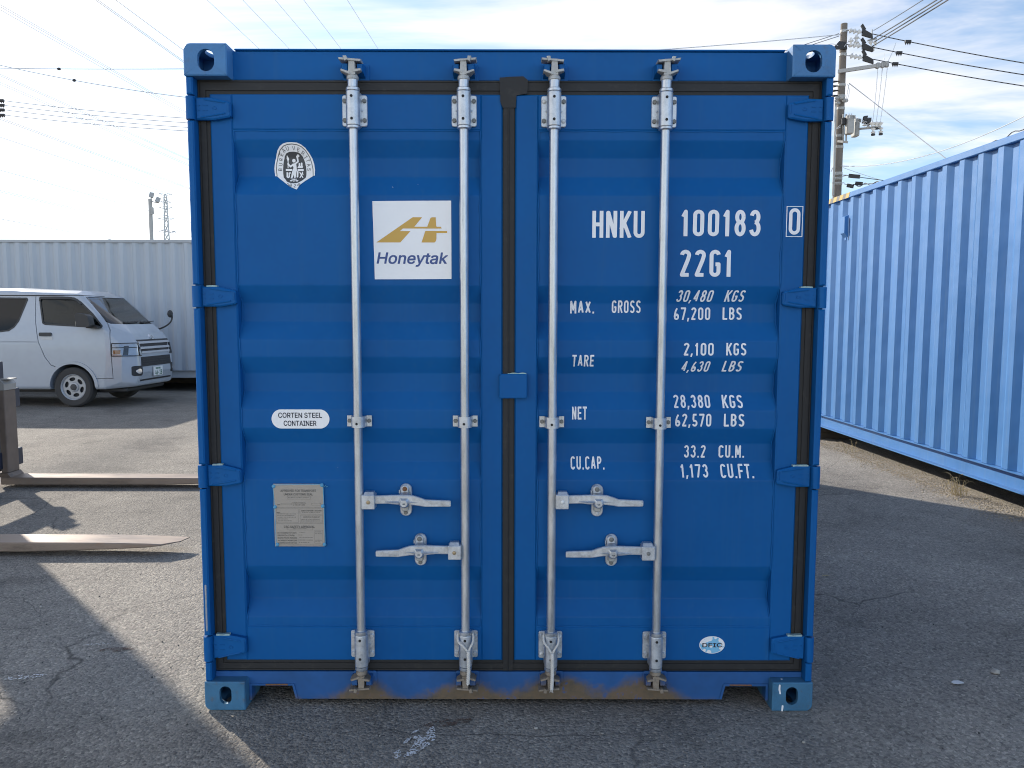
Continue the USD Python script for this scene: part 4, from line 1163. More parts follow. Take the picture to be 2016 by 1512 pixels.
pt_line('APPROVED FOR TRANSPORT', 398, 1072, 335, 42, True)
pt_line('UNDER CUSTOMS SEAL', 462, 1010, 403, 40, True)
pt_line('CSC SAFETY APPROVAL', 448, 1038, 1027, 42, True)
pt_line('TYPE', 325, 388, 598, 22)
pt_line("MANUFACTURER'S No.", 625, 880, 566, 20)
pt_line('OF THE CONTAINER', 628, 852, 604, 20)
pt_line('TIMBER COMPONENT TREATMENT', 778, 1172, 715, 24)
pt_line('MANUFACTURED BY', 820, 1135, 835, 24)
pt_line('OWNER', 312, 382, 752, 20)
pt_line('DATE MANUFACTURED', 322, 688, 1142, 26)
pt_line('IDENTIFICATION No.', 322, 650, 1190, 26)
pt_line('MAXIMUM OPERATING GROSS MASS', 322, 690, 1238, 24)
pt_line('ALLOWABLE STACKING LOAD', 330, 690, 1288, 24)
pt_line('TRANSVERSE RACKING TEST FORCE', 330, 692, 1335, 24)
mb = MB()
rr_ = lambda a0, b0, a1, b1: sbox(Pm(a0, b1)[0], Pm(a0, b1)[1], Pm(a1, b0)[0], Pm(a1, b0)[1])
for q in ((520, 437, 968, 490), (402, 568, 610, 602), (985, 565, 1160, 605), (310, 668, 735, 940), (758, 668, 1190, 780), (758, 795, 1190, 940), (505, 1038, 1000, 1084), (1030, 1085, 1185, 1345)):
    p_ = rr_(*q)
    mb.plate(p_.difference(p_.buffer(-0.0005)), yp - 0.0003, yp)
for b in (645, 962, 1372):
    mb.plate(rr_(300, b - 2, 1200, b + 2), yp - 0.0003, yp)
for q in ((540, 455, 940, 470), (660, 640 - 6, 0, 0),):
    pass
r3 = np.random.default_rng(3)
for b, a0, a1 in ((775, 330, 690), (805, 330, 650), (838, 332, 680), (872, 332, 520), (908, 340, 600), (745, 805, 1140), (878, 778, 1130), (910, 778, 1180), (1060, 620, 885), (463, 545, 935), (1130, 745, 850), (1180, 720, 790), (1228, 740, 1000), (1278, 722, 1000), (1325, 725, 920), (1120, 1045, 1160), (1155, 1045, 1160), (1280, 1045, 1170), (1310, 1045, 1130)):
    a = a0
    while a < a1:   # unreadably small stamped figures
        w = r3.uniform(7, 15)
        mb.plate(rr_(a, b - 7, min(a + w, a1), b + 5), yp - 0.00025, yp)
        a += w + r3.uniform(5, 16)
obj('plate_stamping', mb, 'plate_ink', plate)
for a, b in ((270, 245), (1185, 222), (288, 640), (1195, 622), (315, 1365), (1212, 1360)):
    x, z = Pm(a, b)
    obj('rivet', MB().lathe([(0.0078, 0.001), (0.0075, -0.0015), (0.0045, -0.0042), (0.0003, -0.0048)], (x, yp, z), 'y', 12), 'rivet_blue', plate, smooth=True)
mb = MB()
for a, b in ((270, 222), (1185, 205)), ((258, 245), (280, 640)), ((280, 640), (295, 1365)), ((1205, 240), (1215, 622)), ((1215, 622), (1228, 1360)):
    p0, p1 = Pm(*a), Pm(*b)
    mb.tube([(p0[0], yp + 0.001, p0[1]), (p1[0], yp + 0.001, p1[1])], 0.0017, 6)
p0 = Pm(1230, 245)
mb.tube([(p0[0], yp - 0.002, p0[1]), (p0[0] + 0.006, yp - 0.004, p0[1] + 0.004), (p0[0] + 0.011, yp - 0.003, p0[1] - 0.002), (p0[0] + 0.015, yp - 0.003, p0[1] + 0.001)], 0.0013, 6)
obj('seal_wire', mb, 'rivet_blue', plate, smooth=True)

# a few stone chips in the paint
for (x, z, s_) in ((-0.455, 2.078, 0.0028), (-0.357, 2.088, 0.0014), (-0.688, 0.975, 0.0012)):
    obj('paint_chip', drape(Polygon([(x, z), (x + s_, z - s_ * .3), (x + s_ * 1.5, z - s_ * 1.4), (x + s_ * .4, z - s_ * .8)]), lift=0.0008), 'chip_white', DOORS[-1])

# ---------------------------------------------------------------- two ropes looped on the inner locking bars
def rope(name, label, xc, zt, ztie, zend, dx_tie, dx_end, w0, fray):
    t = thing(name, label, 'rope', (xc, 0.0, zend), 0, 'ropes on the locking bars')
    ycoll = -0.020
    lw, rw = w0, w0
    yf = -0.022
    left = np.vstack([bez((xc - lw, 0.010, zt), (xc - lw - 0.006, -0.016, zt - 0.022), (xc - lw * .55 + dx_tie * .5, yf - 0.004, (zt + ztie) / 2 - 0.004), 10), bez((xc - lw * .55 + dx_tie * .5, yf - 0.004, (zt + ztie) / 2 - 0.004), (xc - lw * .25 + dx_tie * .7, yf - 0.004, ztie + 0.012), (xc + dx_tie - 0.002, yf - 0.004, ztie), 8)[1:]])
    rightp = np.vstack([bez((xc + rw, 0.010, zt), (xc + rw + 0.006, -0.016, zt - 0.022), (xc + rw * .62 + dx_tie * .5, yf - 0.004, (zt + ztie) / 2 - 0.004), 10), bez((xc + rw * .62 + dx_tie * .5, yf - 0.004, (zt + ztie) / 2 - 0.004), (xc + rw * .3 + dx_tie * .7, yf - 0.004, ztie + 0.012), (xc + dx_tie + 0.002, yf - 0.004, ztie), 8)[1:]])
    backp = np.array([(xc + w0 * math.cos(a), 0.011 + 0.030 * math.sin(a), zt + 0.004 * math.sin(a)) for a in np.linspace(PI, 0, 12)])
    tail = np.vstack([bez((xc + dx_tie, yf - 0.008, ztie + 0.002), (xc + dx_tie + 0.003, yf - 0.012, (ztie + zend) / 2), (xc + dx_end, yf - 0.004, zend + 0.02), 26), [(xc + dx_end - 0.001, yf - 0.002, zend)]])

    def strands(path, r, turns, rs):
        mb = MB()
        n = len(path)
        d = np.concatenate([[0], np.cumsum(np.linalg.norm(np.diff(path, axis=0), axis=1))])
        m = max(int(d[-1] / 0.0022), 12)
        q = np.linspace(0, d[-1], m)
        P = np.stack([np.interp(q, d, path[:, k]) for k in range(3)], 1)
        tg = np.gradient(P, axis=0); tg /= np.linalg.norm(tg, axis=1, keepdims=True)
        u = np.cross(tg, [0.02, 1.0, 0.03]); u /= np.linalg.norm(u, axis=1, keepdims=True)
        w = np.cross(tg, u)
        for k in range(3):
            ph = 2 * PI * (k / 3 + q / turns)
            mb.tube(P + r * (np.cos(ph)[:, None] * u + np.sin(ph)[:, None] * w), rs, 6)
        return mb
    obj('loop', strands(left, 0.0022, 0.017, 0.0026).add(*strands(rightp, 0.0022, 0.017, 0.0026).get()).add(*strands(backp, 0.0022, 0.017, 0.0026).get()), 'rope_white', t, smooth=True)
    tl = strands(tail, 0.0040, 0.026, 0.0040)
    obj('tail', tl, 'rope_white', t, smooth=True)
    if fray:
        mb = MB()
        rr = np.random.default_rng(11)
        for k in range(16):
            p = np.array(tail[-1]) + rr.normal(0, 0.002, 3)
            mb.tube([p, p + np.array([rr.normal(0, 0.004), rr.normal(0, 0.003), -rr.uniform(0.006, 0.014)])], 0.0006, 4)
        obj('frayed_end', mb, 'rope_white', t)


rope('tied_rope', 'off-white twisted rope looped on the left inner locking bar, its tail bent to the right', -0.1735, 0.315, 0.258, 0.122, 0.013, 0.012, 0.030, False)
rope('tied_rope', 'bright white twisted rope hanging straight from the locking bar right of the door seam', 0.1675, 0.312, 0.250, 0.100, 0.003, 0.003, 0.029, True)
# ---------------------------------------------------------------- other shipping containers in the yard
def yard_container(name, label, length, height, loc, rotz, wall, rail, post, hazard=False, vents=(), sheets=10, group=None, waves=False):
    """Local: long side along +x from 0, its near face at y=0 looking to -y; the base at z=0."""
    W = 2.438
    t = thing(name, label, 'container', loc, rotz, group, local=True)
    for k, y0 in ((0, 0.0), (1, W)):
        s = 1 if k == 0 else -1
        span = (length - 0.36) / sheets
        for i in range(sheets):
            vf = corrugated_sheet(span - 0.003, 0.165, height - 0.075, 0.036, 0.0025, span / max(round(span / 0.278), 1))
            v, f = vf
            if k == 0:
                v = v + np.array([0.18 + i * span, 0.012, 0])
            else:
                v, f = turned((v, f), PI, (0.18 + (i + 1) * span, W - 0.012, 0))
            obj('side_sheet', (v, f), wall, t)
        ya, yb = sorted((y0, y0 + s * 0.06))
        top = MB().box(0.178, length - 0.178, ya + (0.0 if s > 0 else 0), yb, height - 0.074, height - 0.012, 0.006)
        tr = obj('top_rail', top, rail, t)
        if hazard and k == 0:
            mb, mg = MB(), MB()
            n = 7
            for q in range(n):
                x0 = length - 0.80 + q * 0.62 / n
                dst = mb if q % 2 == 0 else mg
                dst.plate(Polygon([(x0, height - 0.0725), (x0 + 0.62 / n, height - 0.0725), (x0 + 0.62 / n + 0.03, height - 0.0135), (x0 + 0.03, height - 0.0135)]), -0.0022, -0.0004)
            obj('hazard_stripe', mb, 'hazard_yellow', tr); obj('hazard_stripe', mg, 'hazard_grey', tr)
        # bottom rail: a channel with flanges above and below
        mb = MB()
        o = -s
        yin = y0 + s * 0.072
        for (a, b_, z0, z1) in ((y0 + s * 0.002, yin, 0.152, 0.162), (y0 + s * 0.058, yin, 0.016, 0.152), (y0 - s * 0.002, yin, 0.006, 0.016)):
            mb.box(0.178, length - 0.178, min(a, b_), max(a, b_), z0, z1)
        obj('bottom_rail', mb, rail, t)
    for x0, x1 in ((0.0, 0.178), (length - 0.178, length)):
        for ya, yb in ((0, 0.162), (W - 0.162, W)):
            for za in (0, height - 0.118):
                c = m3d.Manifold.cube([x1 - x0, yb - ya, 0.118]).translate([x0, ya, za])
                xc, zc = (x0 + x1) / 2, za + 0.059
                c = c - prism_m(rrect(xc - 0.0315, xc + 0.0315, zc - 0.04, zc + 0.04, 0.0314, 5), ya - 0.1, yb + 0.1)
                c = c - m3d.Manifold.cube([0.4, 0.05, 0.08], True).translate([xc, (ya + yb) / 2, zc])
                obj('corner_casting', c, rail, t, smooth=30)
    for x0, x1, e in ((0.0, 0.15, 1), (length - 0.15, length, -1)):
        for ya, yb in ((-0.0, 0.15), (W - 0.15, W)):
            s = 1 if ya < 1 else -1
            yo = ya if s > 0 else yb
            mb = MB().box(x0 + 0.004, x1 - 0.004, min(yo + s * 0.004, yo + s * 0.012), max(yo + s * 0.004, yo + s * 0.012), 0.119, height - 0.119)
            xi = x1 - 0.004 if e > 0 else x0 + 0.004
            mb.box(xi - 0.006, xi + 0.006, min(yo + s * 0.0125, yo + s * 0.075), max(yo + s * 0.0125, yo + s * 0.075), 0.119, height - 0.119)
            xo = x0 + 0.004 if e > 0 else x1 - 0.004
            mb.box(min(xo, xo + e * 0.012), max(xo, xo + e * 0.012), min(yo + s * 0.013, yo + s * 0.145), max(yo + s * 0.013, yo + s * 0.145), 0.119, height - 0.119)
            obj('corner_post', mb, post, t)
    n = int(length / 0.21)
    xs = np.linspace(0.18, length - 0.18, n * 4 + 1)
    zz = height - 0.030 + 0.020 * np.clip(np.sin(np.arange(len(xs)) * PI / 2 + 0.5) * 1.5, -1, 1) if waves else np.full(len(xs), height - 0.022)
    top = np.array([(x, y, z) for y in (0.061, W - 0.061) for x, z in zip(xs, zz)])
    m = len(xs)
    f = [[i, i + 1, m + i + 1, m + i] for i in range(m - 1)]
    obj('roof_sheet', (top, np.array(f)), wall, t)
    for x in (0.03, length - 0.03):
        v, f = corrugated_sheet(W - 0.14, 0.13, height - 0.1, 0.04, 0.0025, 0.46)
        v, f = turned((v, f), -PI / 2 if x < 1 else PI / 2, (x, W - 0.07 if x < 1 else 0.07, 0))
        obj('end_wall', (v, f), wall, t)
        for za, zb in ((0.02, 0.125), (height - 0.11, height - 0.02)):
            obj('end_beam', MB().box(x - 0.02, x + 0.02, 0.163, W - 0.163, za, zb), rail, t)
    obj('floor_panel', MB().box(0.2, length - 0.2, 0.06, W - 0.06, 0.12, 0.145), 'wood_dark', t)
    for vx, vz in vents:
        mb = MB().add(m3d.Manifold.hull_points(np.array([(vx - 0.055, 0.012, vz - 0.14), (vx + 0.055, 0.012, vz - 0.14), (vx - 0.055, 0.012, vz + 0.12), (vx + 0.055, 0.012, vz + 0.12), (vx - 0.05, -0.035, vz - 0.09), (vx + 0.05, -0.035, vz - 0.09), (vx - 0.05, -0.035, vz + 0.10), (vx + 0.05, -0.035, vz + 0.10)])))
        mb.box(vx - 0.02, vx + 0.02, 0.004, 0.012, vz - 0.17, vz - 0.14)
        obj('vent', mb, post, t)
    return t


# right: its near long side faces the blue container
RC_Z = 0.17


def right_container():
    # the long side facing the camera's left: local -y must face world -x, so turn by -90 degrees; local +x then runs to -y
    L = 12.192
    return yard_container('shipping_container', 'faded light blue container seen along its corrugated side, raised on blocks at the right', L, 2.896, (3.98, 7.28, RC_Z), math.radians(-90 + 1.2), 'faded_blue', 'faded_blue', 'faded_blue', hazard=False, vents=((0.90, 2.50),), sheets=11)


RB = right_container()
tr = T(RB.path + '/top_rail', RB.inv)
mb, mg = MB(), MB()
for q in range(9):
    x0 = 0.19 + q * 0.085
    (mb if q % 2 == 0 else mg).plate(Polygon([(x0, 2.8235), (x0 + 0.085, 2.8235), (x0 + 0.085 + 0.035, 2.8825), (x0 + 0.035, 2.8825)]), -0.0022, -0.0003)
obj('hazard_stripe', mb, 'hazard_yellow', tr); obj('hazard_stripe', mg, 'hazard_grey', tr)
rot = math.radians(-90 + 1.2)


def rc_world(s, y, z):
    c, n = math.cos(rot), math.sin(rot)
    return (3.98 + c * s - n * y, 7.28 + n * s + c * y, z)


for i, (s_, where) in enumerate(((0.10, 'far'), (6.2, 'mid'), (12.0, 'near'))):
    if i > 0:
        continue
    p = rc_world(s_ + 0.05, 0.35, 0)
    bl = thing('timber_block', 'dark timber block propping up the far corner of the light blue container', 'timber block', (p[0], p[1], 0), rot, local=True)
    for k in range(2):
        obj('baulk', MB().box(-0.14 + 0.01 * k, 0.14 + 0.008 * k, -0.42, 0.30, 0.083 * k + 0.001, 0.083 * k + 0.0825, 0.006), 'wood_dark', bl)

GREY_Z = 0.28
yard_container('shipping_container', 'long pale grey corrugated container standing behind the silver van', 12.192, 2.896, (-15.6, 13.25, GREY_Z), 0.004, 'pale_grey', 'pale_grey_rail', 'pale_grey', sheets=11, waves=True)
for i, x in enumerate((-15.3, -9.5, -3.75)):
    bl = thing('timber_block', ('dark timber block under the left end of the pale grey container', 'dark timber block under the pale grey container, hidden behind the van', 'dark timber block under the right end of the pale grey container')[i], 'timber block', (x, 13.7, 0), 0, 'timber blocks under the pale grey container', local=True)
    for k in range(3):
        obj('baulk', MB().box(-0.12, 0.12, -0.40, 0.30, 0.0925 * k + 0.001, 0.0925 * k + 0.092, 0.005), 'wood_dark', bl)

bl = thing('timber_sleeper', 'long dark timber sleeper lying under the back edge of the pale grey container', 'timber sleeper', (-9.5, 15.45, 0), 0, local=True)
for k in range(4):
    obj('baulk', MB().box(-6.05 + 3.02 * k, -3.04 + 3.02 * k, -0.12, 0.12, 0.001, 0.279, 0.006), 'wood_dark', bl)

# ---------------------------------------------------------------- forklift: two long forks reach in from the left
FK = thing('forklift', 'heavy forklift at the left edge with two long worn steel forks on the ground', 'forklift', (-6.3, 3.1, 0))
FX = -4.62     # front face of the shanks
for yc, tip in ((2.085, -2.175), (4.12, -2.10)):
    hw = 0.10
    st = [(FX - 0.06, 0.030, 0.098), (FX, 0.030, 0.098), (FX + 0.25, 0.030, 0.097), (-3.2, 0.032, 0.096), (-2.7, 0.046, 0.094), (-2.4, 0.060, 0.089), (tip - 0.12, 0.072, 0.084)]
    mb = MB()
    rings = []
    for x, z0, z1 in st:
        b = 0.006
        rings.append(np.array([(x, yc - hw + b, z0), (x, yc + hw - b, z0), (x, yc + hw, z0 + b), (x, yc + hw, z1 - b), (x, yc + hw - b, z1), (x, yc - hw + b, z1), (x, yc - hw, z1 - b), (x, yc - hw, z0 + b)]))
    x, z0, z1 = tip, 0.077, 0.083
    rings.append(np.array([(x - 0.02, yc - hw * 0.15, z0), (x, yc + hw * 0.75, z0), (x, yc + hw * 0.8, z0 + 0.001), (x, yc + hw * 0.8, z1 - 0.001), (x, yc + hw * 0.75, z1), (x - 0.02, yc - hw * 0.15, z1), (x - 0.025, yc - hw * 0.2, z1 - 0.001), (x - 0.025, yc - hw * 0.2, z0 + 0.001)]))
    mb.loft(rings)
    fork = obj('fork', mb, 'fork_steel', FK, smooth=30)
    mb = MB()
    mb.add(m3d.Manifold.hull_points(np.array([(FX + dx, yc + s * 0.098, z) for s in (-1, 1) for dx, z in ((-0.075, 0.0985), (0.0, 0.0985), (0.03, 0.0985), (0.0, 0.135), (-0.075, 0.135))])))
    mb.box(FX - 0.06, FX, yc - 0.085, yc + 0.085, 0.135, 0.90, 0.006)
    obj('shank', mb, 'fork_shank', fork)
    mb = MB()
    mb.add(m3d.Manifold.hull_points(np.array([(FX + dx, yc + s * 0.088, z) for s in (-1, 1) for dx, z in ((-0.10, 0.90), (0.004, 0.90), (0.006, 0.955), (-0.02, 0.99), (-0.10, 0.995))])))
    mb.box(FX - 0.05, FX + 0.035, yc - 0.06, yc + 0.06, 0.995, 1.005)
    obj('fork_hook', mb, 'hook_steel', fork)
cx0, cx1 = -4.79, -4.665
mb = MB().box(cx0, cx1, 1.86, 4.34, 0.72, 0.90, 0.008).box(cx0, cx1, 1.86, 4.34, 0.17, 0.33, 0.008)
for y in (1.95, 2.55, 3.65, 4.25):
    mb.box(cx0 - 0.05, cx0 - 0.001, y - 0.06, y + 0.06, 0.12, 1.15, 0.006)
obj('carriage', mb, 'carriage_dark', FK)
for y in (2.38, 3.80):
    mb = MB().box(-5.20, -4.95, y - 0.09, y - 0.06, 0.12, 3.1).box(-5.20, -5.17, y - 0.059, y + 0.09, 0.12, 3.1).box(-4.98, -4.95, y - 0.059, y + 0.09, 0.12, 3.1)
    obj('mast_rail', mb, 'carriage_dark', FK)
for za, zb in ((2.43, 2.75), (2.12, 2.22), (0.4, 0.6)):
    obj('mast_crosspiece', MB().box(-5.22, -5.205, 2.33, 3.86, za, zb), 'carriage_dark', FK)
for y in (2.78, 3.34):
    obj('lift_cylinder', MB().cyl((-5.08, y, 0.25), (-5.08, y, 1.75), 0.06, n=18).cyl((-5.08, y, 1.75), (-5.08, y, 2.9), 0.035, n=14), 'steel_fitting', FK, smooth=40)
for ya, yb in ((2.475, 2.965), (3.165, 3.70)):
    obj('hose_guard', MB().box(-5.015, -5.0, ya, yb, 0.35, 2.88, 0.004), 'carriage_dark', FK)
obj('lift_cylinder', MB().cyl((-5.12, 3.065, 0.25), (-5.12, 3.065, 1.92), 0.085, n=18), 'steel_fitting', FK, smooth=40)
body = MB().add(m3d.Manifold.hull_points(np.array([(x, 3.1 + s * w, z) for s in (-1, 1) for x, z, w in ((-5.45, 0.35, 1.0), (-5.45, 0.95, 1.0), (-6.1, 1.25, 0.98), (-7.9, 1.45, 0.98), (-8.3, 1.30, 0.85), (-8.45, 0.7, 0.75), (-8.2, 0.35, 0.8))])))
obj('truck_body', body, 'truck_orange', FK)
mb = MB()
for s in (-1, 1):
    for xa, xb in ((-5.55, -5.95), (-7.75, -7.45)):
        mb.tube([(xa, 3.1 + s * 0.62, 1.0 if xa > -6 else 1.4), (xb, 3.1 + s * 0.56, 2.75)], 0.045, 8)
    mb.tube([(-5.95, 3.1 + s * 0.56, 2.75), (-7.45, 3.1 + s * 0.56, 2.75)], 0.045, 8)
for x in np.linspace(-5.98, -7.42, 8):
    mb.box(x - 0.03, x + 0.03, 2.52, 3.68, 2.765, 2.80)
obj('overhead_guard', mb, 'carriage_dark', FK, smooth=40)
obj('driver_seat', MB().box(-7.0, -6.5, 2.8, 3.4, 1.3, 1.5, 0.04).box(-7.15, -7.0, 2.8, 3.4, 1.45, 2.05, 0.04), 'van_trim', FK)
for x, r in ((-5.75, 0.50), (-7.75, 0.42)):
    for s in (-1, 1):
        wv = obj('wheel', MB().lathe([(r * .62, -0.16), (r * .9, -0.17), (r, -0.12), (r, 0.12), (r * .9, 0.17), (r * .62, 0.16), (r * .62, -0.16)], (x, 3.1 + s * 1.05, r), 'y', 28, caps=False), 'tyre', FK, smooth=35)
        obj('rim', MB().lathe([(r * .61, -0.13), (r * .3, -0.08), (r * .3, 0.08), (r * .61, 0.13)], (x, 3.1 + s * 1.05, r), 'y', 20), 'hazard_yellow', wv)

# ---------------------------------------------------------------- the silver van
VAN_Y = 10.35          # near side
VX = -7.55             # front axle
VW = 0.845
VAN = thing('parked_van', 'silver delivery van parked side on in front of the pale grey container', 'van', (VX, VAN_Y + VW, 0), math.radians(-2.5), local=True)


def sph(x, y, z, r):
    return m3d.Manifold.sphere(r, 16).translate([x, y, z])


def hull_body(g):
    """Rounded body; g shrinks (-) or grows (+) it."""
    pts = []
    def add(x, w, z, r):
        for s in (-1, 1):
            pts.append(sph(x, s * (w - r), z, max(r + g, 0.005)))
    # lower side and nose
    for x, w, z, r in ((-3.55, .84, .36, .06), (-3.60, .845, .95, .06), (.55, .845, .36, .05), (.95, .68, .42, .08), (.99, .64, .60, .08), (.97, .66, .90, .08), (.94, .64, 1.10, .08), (.87, .60, 1.23, .07), (.80, .79, .45, .06), (.82, .79, .92, .06), (.77, .77, 1.12, .06), (.60, .843, .95, .05),
                       (-3.56, .845, 1.10, .06), (.55, .838, 1.10, .05), (.74, .50, 1.41, .04), (.66, .74, 1.36, .05), (.56, .815, 1.34, .05),
                       (.36, .74, 1.64, .05), (.12, .66, 1.88, .06), (.02, .66, 1.925, .05), (-.02, .45, 1.985, .04), (-1.2, .70, 1.955, .08), (-3.2, .70, 1.94, .08), (-.5, .70, 1.935, .06), (-1.2, .40, 2.025, .05), (-3.2, .40, 2.0, .05), (-3.50, .68, 1.80, .08), (-3.60, .80, 1.15, .06)):
        add(x, w, z, r)
    return m3d.Manifold.batch_hull(pts)


outer = hull_body(0.0)
inner = hull_body(-0.045)
wells = m3d.Manifold()
def side_prism(poly, ya, yb):
    return prism_m(poly, ya, yb)


def solid_xz(poly, ya, yb):
    r = m3d.Manifold()
    for g_ in getattr(poly, 'geoms', [poly]):
        mb = MB().plate(g_, ya, yb)
        v, f = mb.get()
        t = trimesh.Trimesh(v, f, process=True)
        r = r + m3d.Manifold(m3d.Mesh(np.asarray(t.vertices, np.float32), np.asarray(t.faces, np.uint32)))
    return r


XR = -2.57
wheel_cut = unary_union([Point(0, 0.35).buffer(0.40, 24), Point(XR, 0.35).buffer(0.40, 24)])
shell = outer - inner - solid_xz(wheel_cut, -2, 2)
# tub so that the wells are closed inside
shell = shell + ((solid_xz(wheel_cut.buffer(0.03).difference(wheel_cut), -0.80, 0.80)) ^ outer)
px = lambda a: (a - 765) * 0.00178
pz = lambda b: 0.35 + (1090 - b) * 0.001735
win_front = Polygon([(px(432), pz(208)), (px(436), pz(198)), (px(700), pz(198)), (px(760), pz(205)), (px(830), pz(245)), (px(960), pz(360)), (px(1070), pz(488)), (px(1050), pz(492)), (px(500), pz(462)), (px(480), pz(450))]).buffer(-0.012).buffer(0.012)
win_mid = Polygon([(px(300), pz(208)), (px(305), pz(222)), (px(232), pz(430)), (px(190), pz(490)), (px(140), pz(525)), (px(-20), pz(545)), (px(-300), pz(548)), (px(-310), pz(535)), (px(-310), pz(205)), (px(-290), pz(203))]).buffer(-0.012).buffer(0.012)
win_rear = Polygon([(px(-380), pz(203)), (px(-380), pz(548)), (px(-1120), pz(548)), (px(-1160), pz(520)), (px(-1160), pz(230)), (px(-1120), pz(203))]).buffer(-0.012).buffer(0.012)
side_windows = unary_union([win_front, win_mid, win_rear])
# windshield opening, drawn in the yz plane and cut along x
def solid_yz(poly, xa, xb):
    m = solid_xz(poly, xa, xb)            # (y, z) drawn as (x, z), depth along y
    return m.transform(np.array([[0, 1, 0, 0], [1, 0, 0, 0], [0, 0, 1, 0]], float)) if False else m.rotate([0, 0, 90]).mirror([0, 1, 0]).rotate([0, 0, 0])


wsp = Polygon([(-0.60, 1.915), (0.60, 1.915), (0.655, 1.75), (0.735, 1.475), (0.70, 1.445), (0.45, 1.435), (-0.45, 1.435), (-0.70, 1.445), (-0.735, 1.475), (-0.655, 1.75)]).buffer(-0.02).buffer(0.02)
mb = MB()
tm_ = trimesh.creation.extrude_polygon(wsp, 1.2, engine='earcut')
vv = np.array(tm_.vertices)
vv = np.stack([vv[:, 2] - 0.10, vv[:, 0], vv[:, 1]], 1)
tt = trimesh.Trimesh(vv, np.array(tm_.faces), process=True)
ws_cut = m3d.Manifold(m3d.Mesh(np.asarray(tt.vertices, np.float32), np.asarray(tt.faces, np.uint32)))
side_cut = solid_xz(side_windows, -2, -0.64) + solid_xz(side_windows, 0.64, 2)
body = shell - side_cut - ws_cut
# panel gaps on the near side: front door, sliding door
door_line = Polygon([(px(388), pz(175)), (px(400), pz(420)), (px(440), pz(640)), (px(500), pz(790)), (px(560), pz(872)), (px(985), pz(1000)), (px(1160), pz(1003)), (px(1150), pz(700)), (px(1135), pz(520)), (px(1090), pz(430)), (px(845), pz(178))])
front_door = door_line.difference(Point(0, 0.35).buffer(0.415, 24))
gap = front_door.boundary.buffer(0.006)
slide_gap = unary_union([LineString([(px(-330), pz(180)), (px(-330), pz(1100))]).buffer(0.005), LineString([(px(-900), pz(640)), (px(430), pz(640))]).buffer(0.006)])
near_only = m3d.Manifold.cube([6, 2, 3]).translate([-4.5, -2.0, 0])
skin = outer - hull_body(-0.018)
body_near_door = (body ^ solid_xz(front_door.buffer(-0.005), -2, 0))
groove = (solid_xz(unary_union([gap, slide_gap]), -2, 0) ^ skin)
body_rest = body - solid_xz(front_door.buffer(0.004), -2, -0.3) - groove
obj('body_shell', body_rest, 'van_silver', VAN, smooth=32)
fd = obj('front_door', body_near_door - groove, 'van_silver', VAN, smooth=32)
liner = hull_body(-0.052) - hull_body(-0.075) - solid_xz(wheel_cut.buffer(0.02), -2, 2) - solid_xz(side_windows.buffer(0.02), -2, -0.6) - solid_xz(side_windows.buffer(0.02), 0.6, 2) - ws_cut
obj('cabin_lining', liner, 'van_inside', VAN)
pane_shell = hull_body(-0.008) - hull_body(-0.013)
for wpoly, nm, mt, par in ((win_front, 'side_window', 'van_glass', fd), (win_mid, 'side_window', 'van_glass_dark', VAN), (win_rear, 'side_window', 'van_glass_dark', VAN)):
    obj(nm, pane_shell ^ solid_xz(wpoly.buffer(0.004), -2, -0.64), mt, par, smooth=30)
    obj(nm, pane_shell ^ solid_xz(wpoly.buffer(0.004), 0.64, 2), mt, VAN, smooth=30)
    fr = wpoly.buffer(0.016).difference(wpoly.buffer(-0.010))
    obj('window_seal', ((hull_body(0.003) - hull_body(-0.02)) ^ solid_xz(fr, -2, -0.645)), 'van_trim', par, smooth=30)
obj('windshield', pane_shell ^ ws_cut, 'van_windshield', VAN, smooth=30)
# rain visor over the front window
vis = Polygon([(px(428), pz(232)), (px(430), pz(190)), (px(740), pz(192)), (px(800), pz(212)), (px(850), pz(262)), (px(836), pz(266)), (px(790), pz(232)), (px(740), pz(216)), (px(446), pz(214)), (px(442), pz(236))])
obj('rain_visor', (hull_body(0.014) - hull_body(0.004)) ^ solid_xz(vis, -2, -0.69), 'van_trim', fd, smooth=30)
# flared arch, sill line, side crease
arch = Point(0, 0.35).buffer(0.455, 28).difference(Point(0, 0.35).buffer(0.402, 28)).intersection(sbox(-0.47, 0.36, 0.47, 0.9))
obj('wheel_arch', (hull_body(0.014) - hull_body(-0.02)) ^ solid_xz(arch, -2, 0), 'van_silver', VAN, smooth=32)
obj('wheel_arch', (hull_body(0.014) - hull_body(-0.02)) ^ solid_xz(affinity.translate(arch, XR, 0), -2, 0), 'van_silver', VAN, smooth=32)
obj('sill_trim', (hull_body(0.005) - hull_body(-0.01)) ^ solid_xz(sbox(XR + 0.44, 0.295, -0.42, 0.325), -2, 0), 'rim_silver', VAN, smooth=30)
obj('gutter_trim', (hull_body(0.010) - hull_body(-0.005)) ^ solid_xz(unary_union([LineString([(-3.3, pz(176)), (px(845), pz(178)), (px(960), pz(265)), (px(1090), pz(428))]).buffer(0.008)]), -2, -0.69), 'van_trim', VAN, smooth=30)
# handle
hb = obj('door_handle', (hull_body(0.018) - hull_body(-0.01)) ^ solid_xz(Polygon(rrect(px(450), px(572), pz(582), pz(546), 0.02, 4)), -2, 0), 'van_trim', fd, smooth=30)
obj('handle_cup', (hull_body(0.004) - hull_body(-0.01)) ^ solid_xz(Polygon(rrect(px(462), px(580), pz(618), pz(588), 0.015, 4)), -2, 0), 'rim_silver', hb, smooth=30)


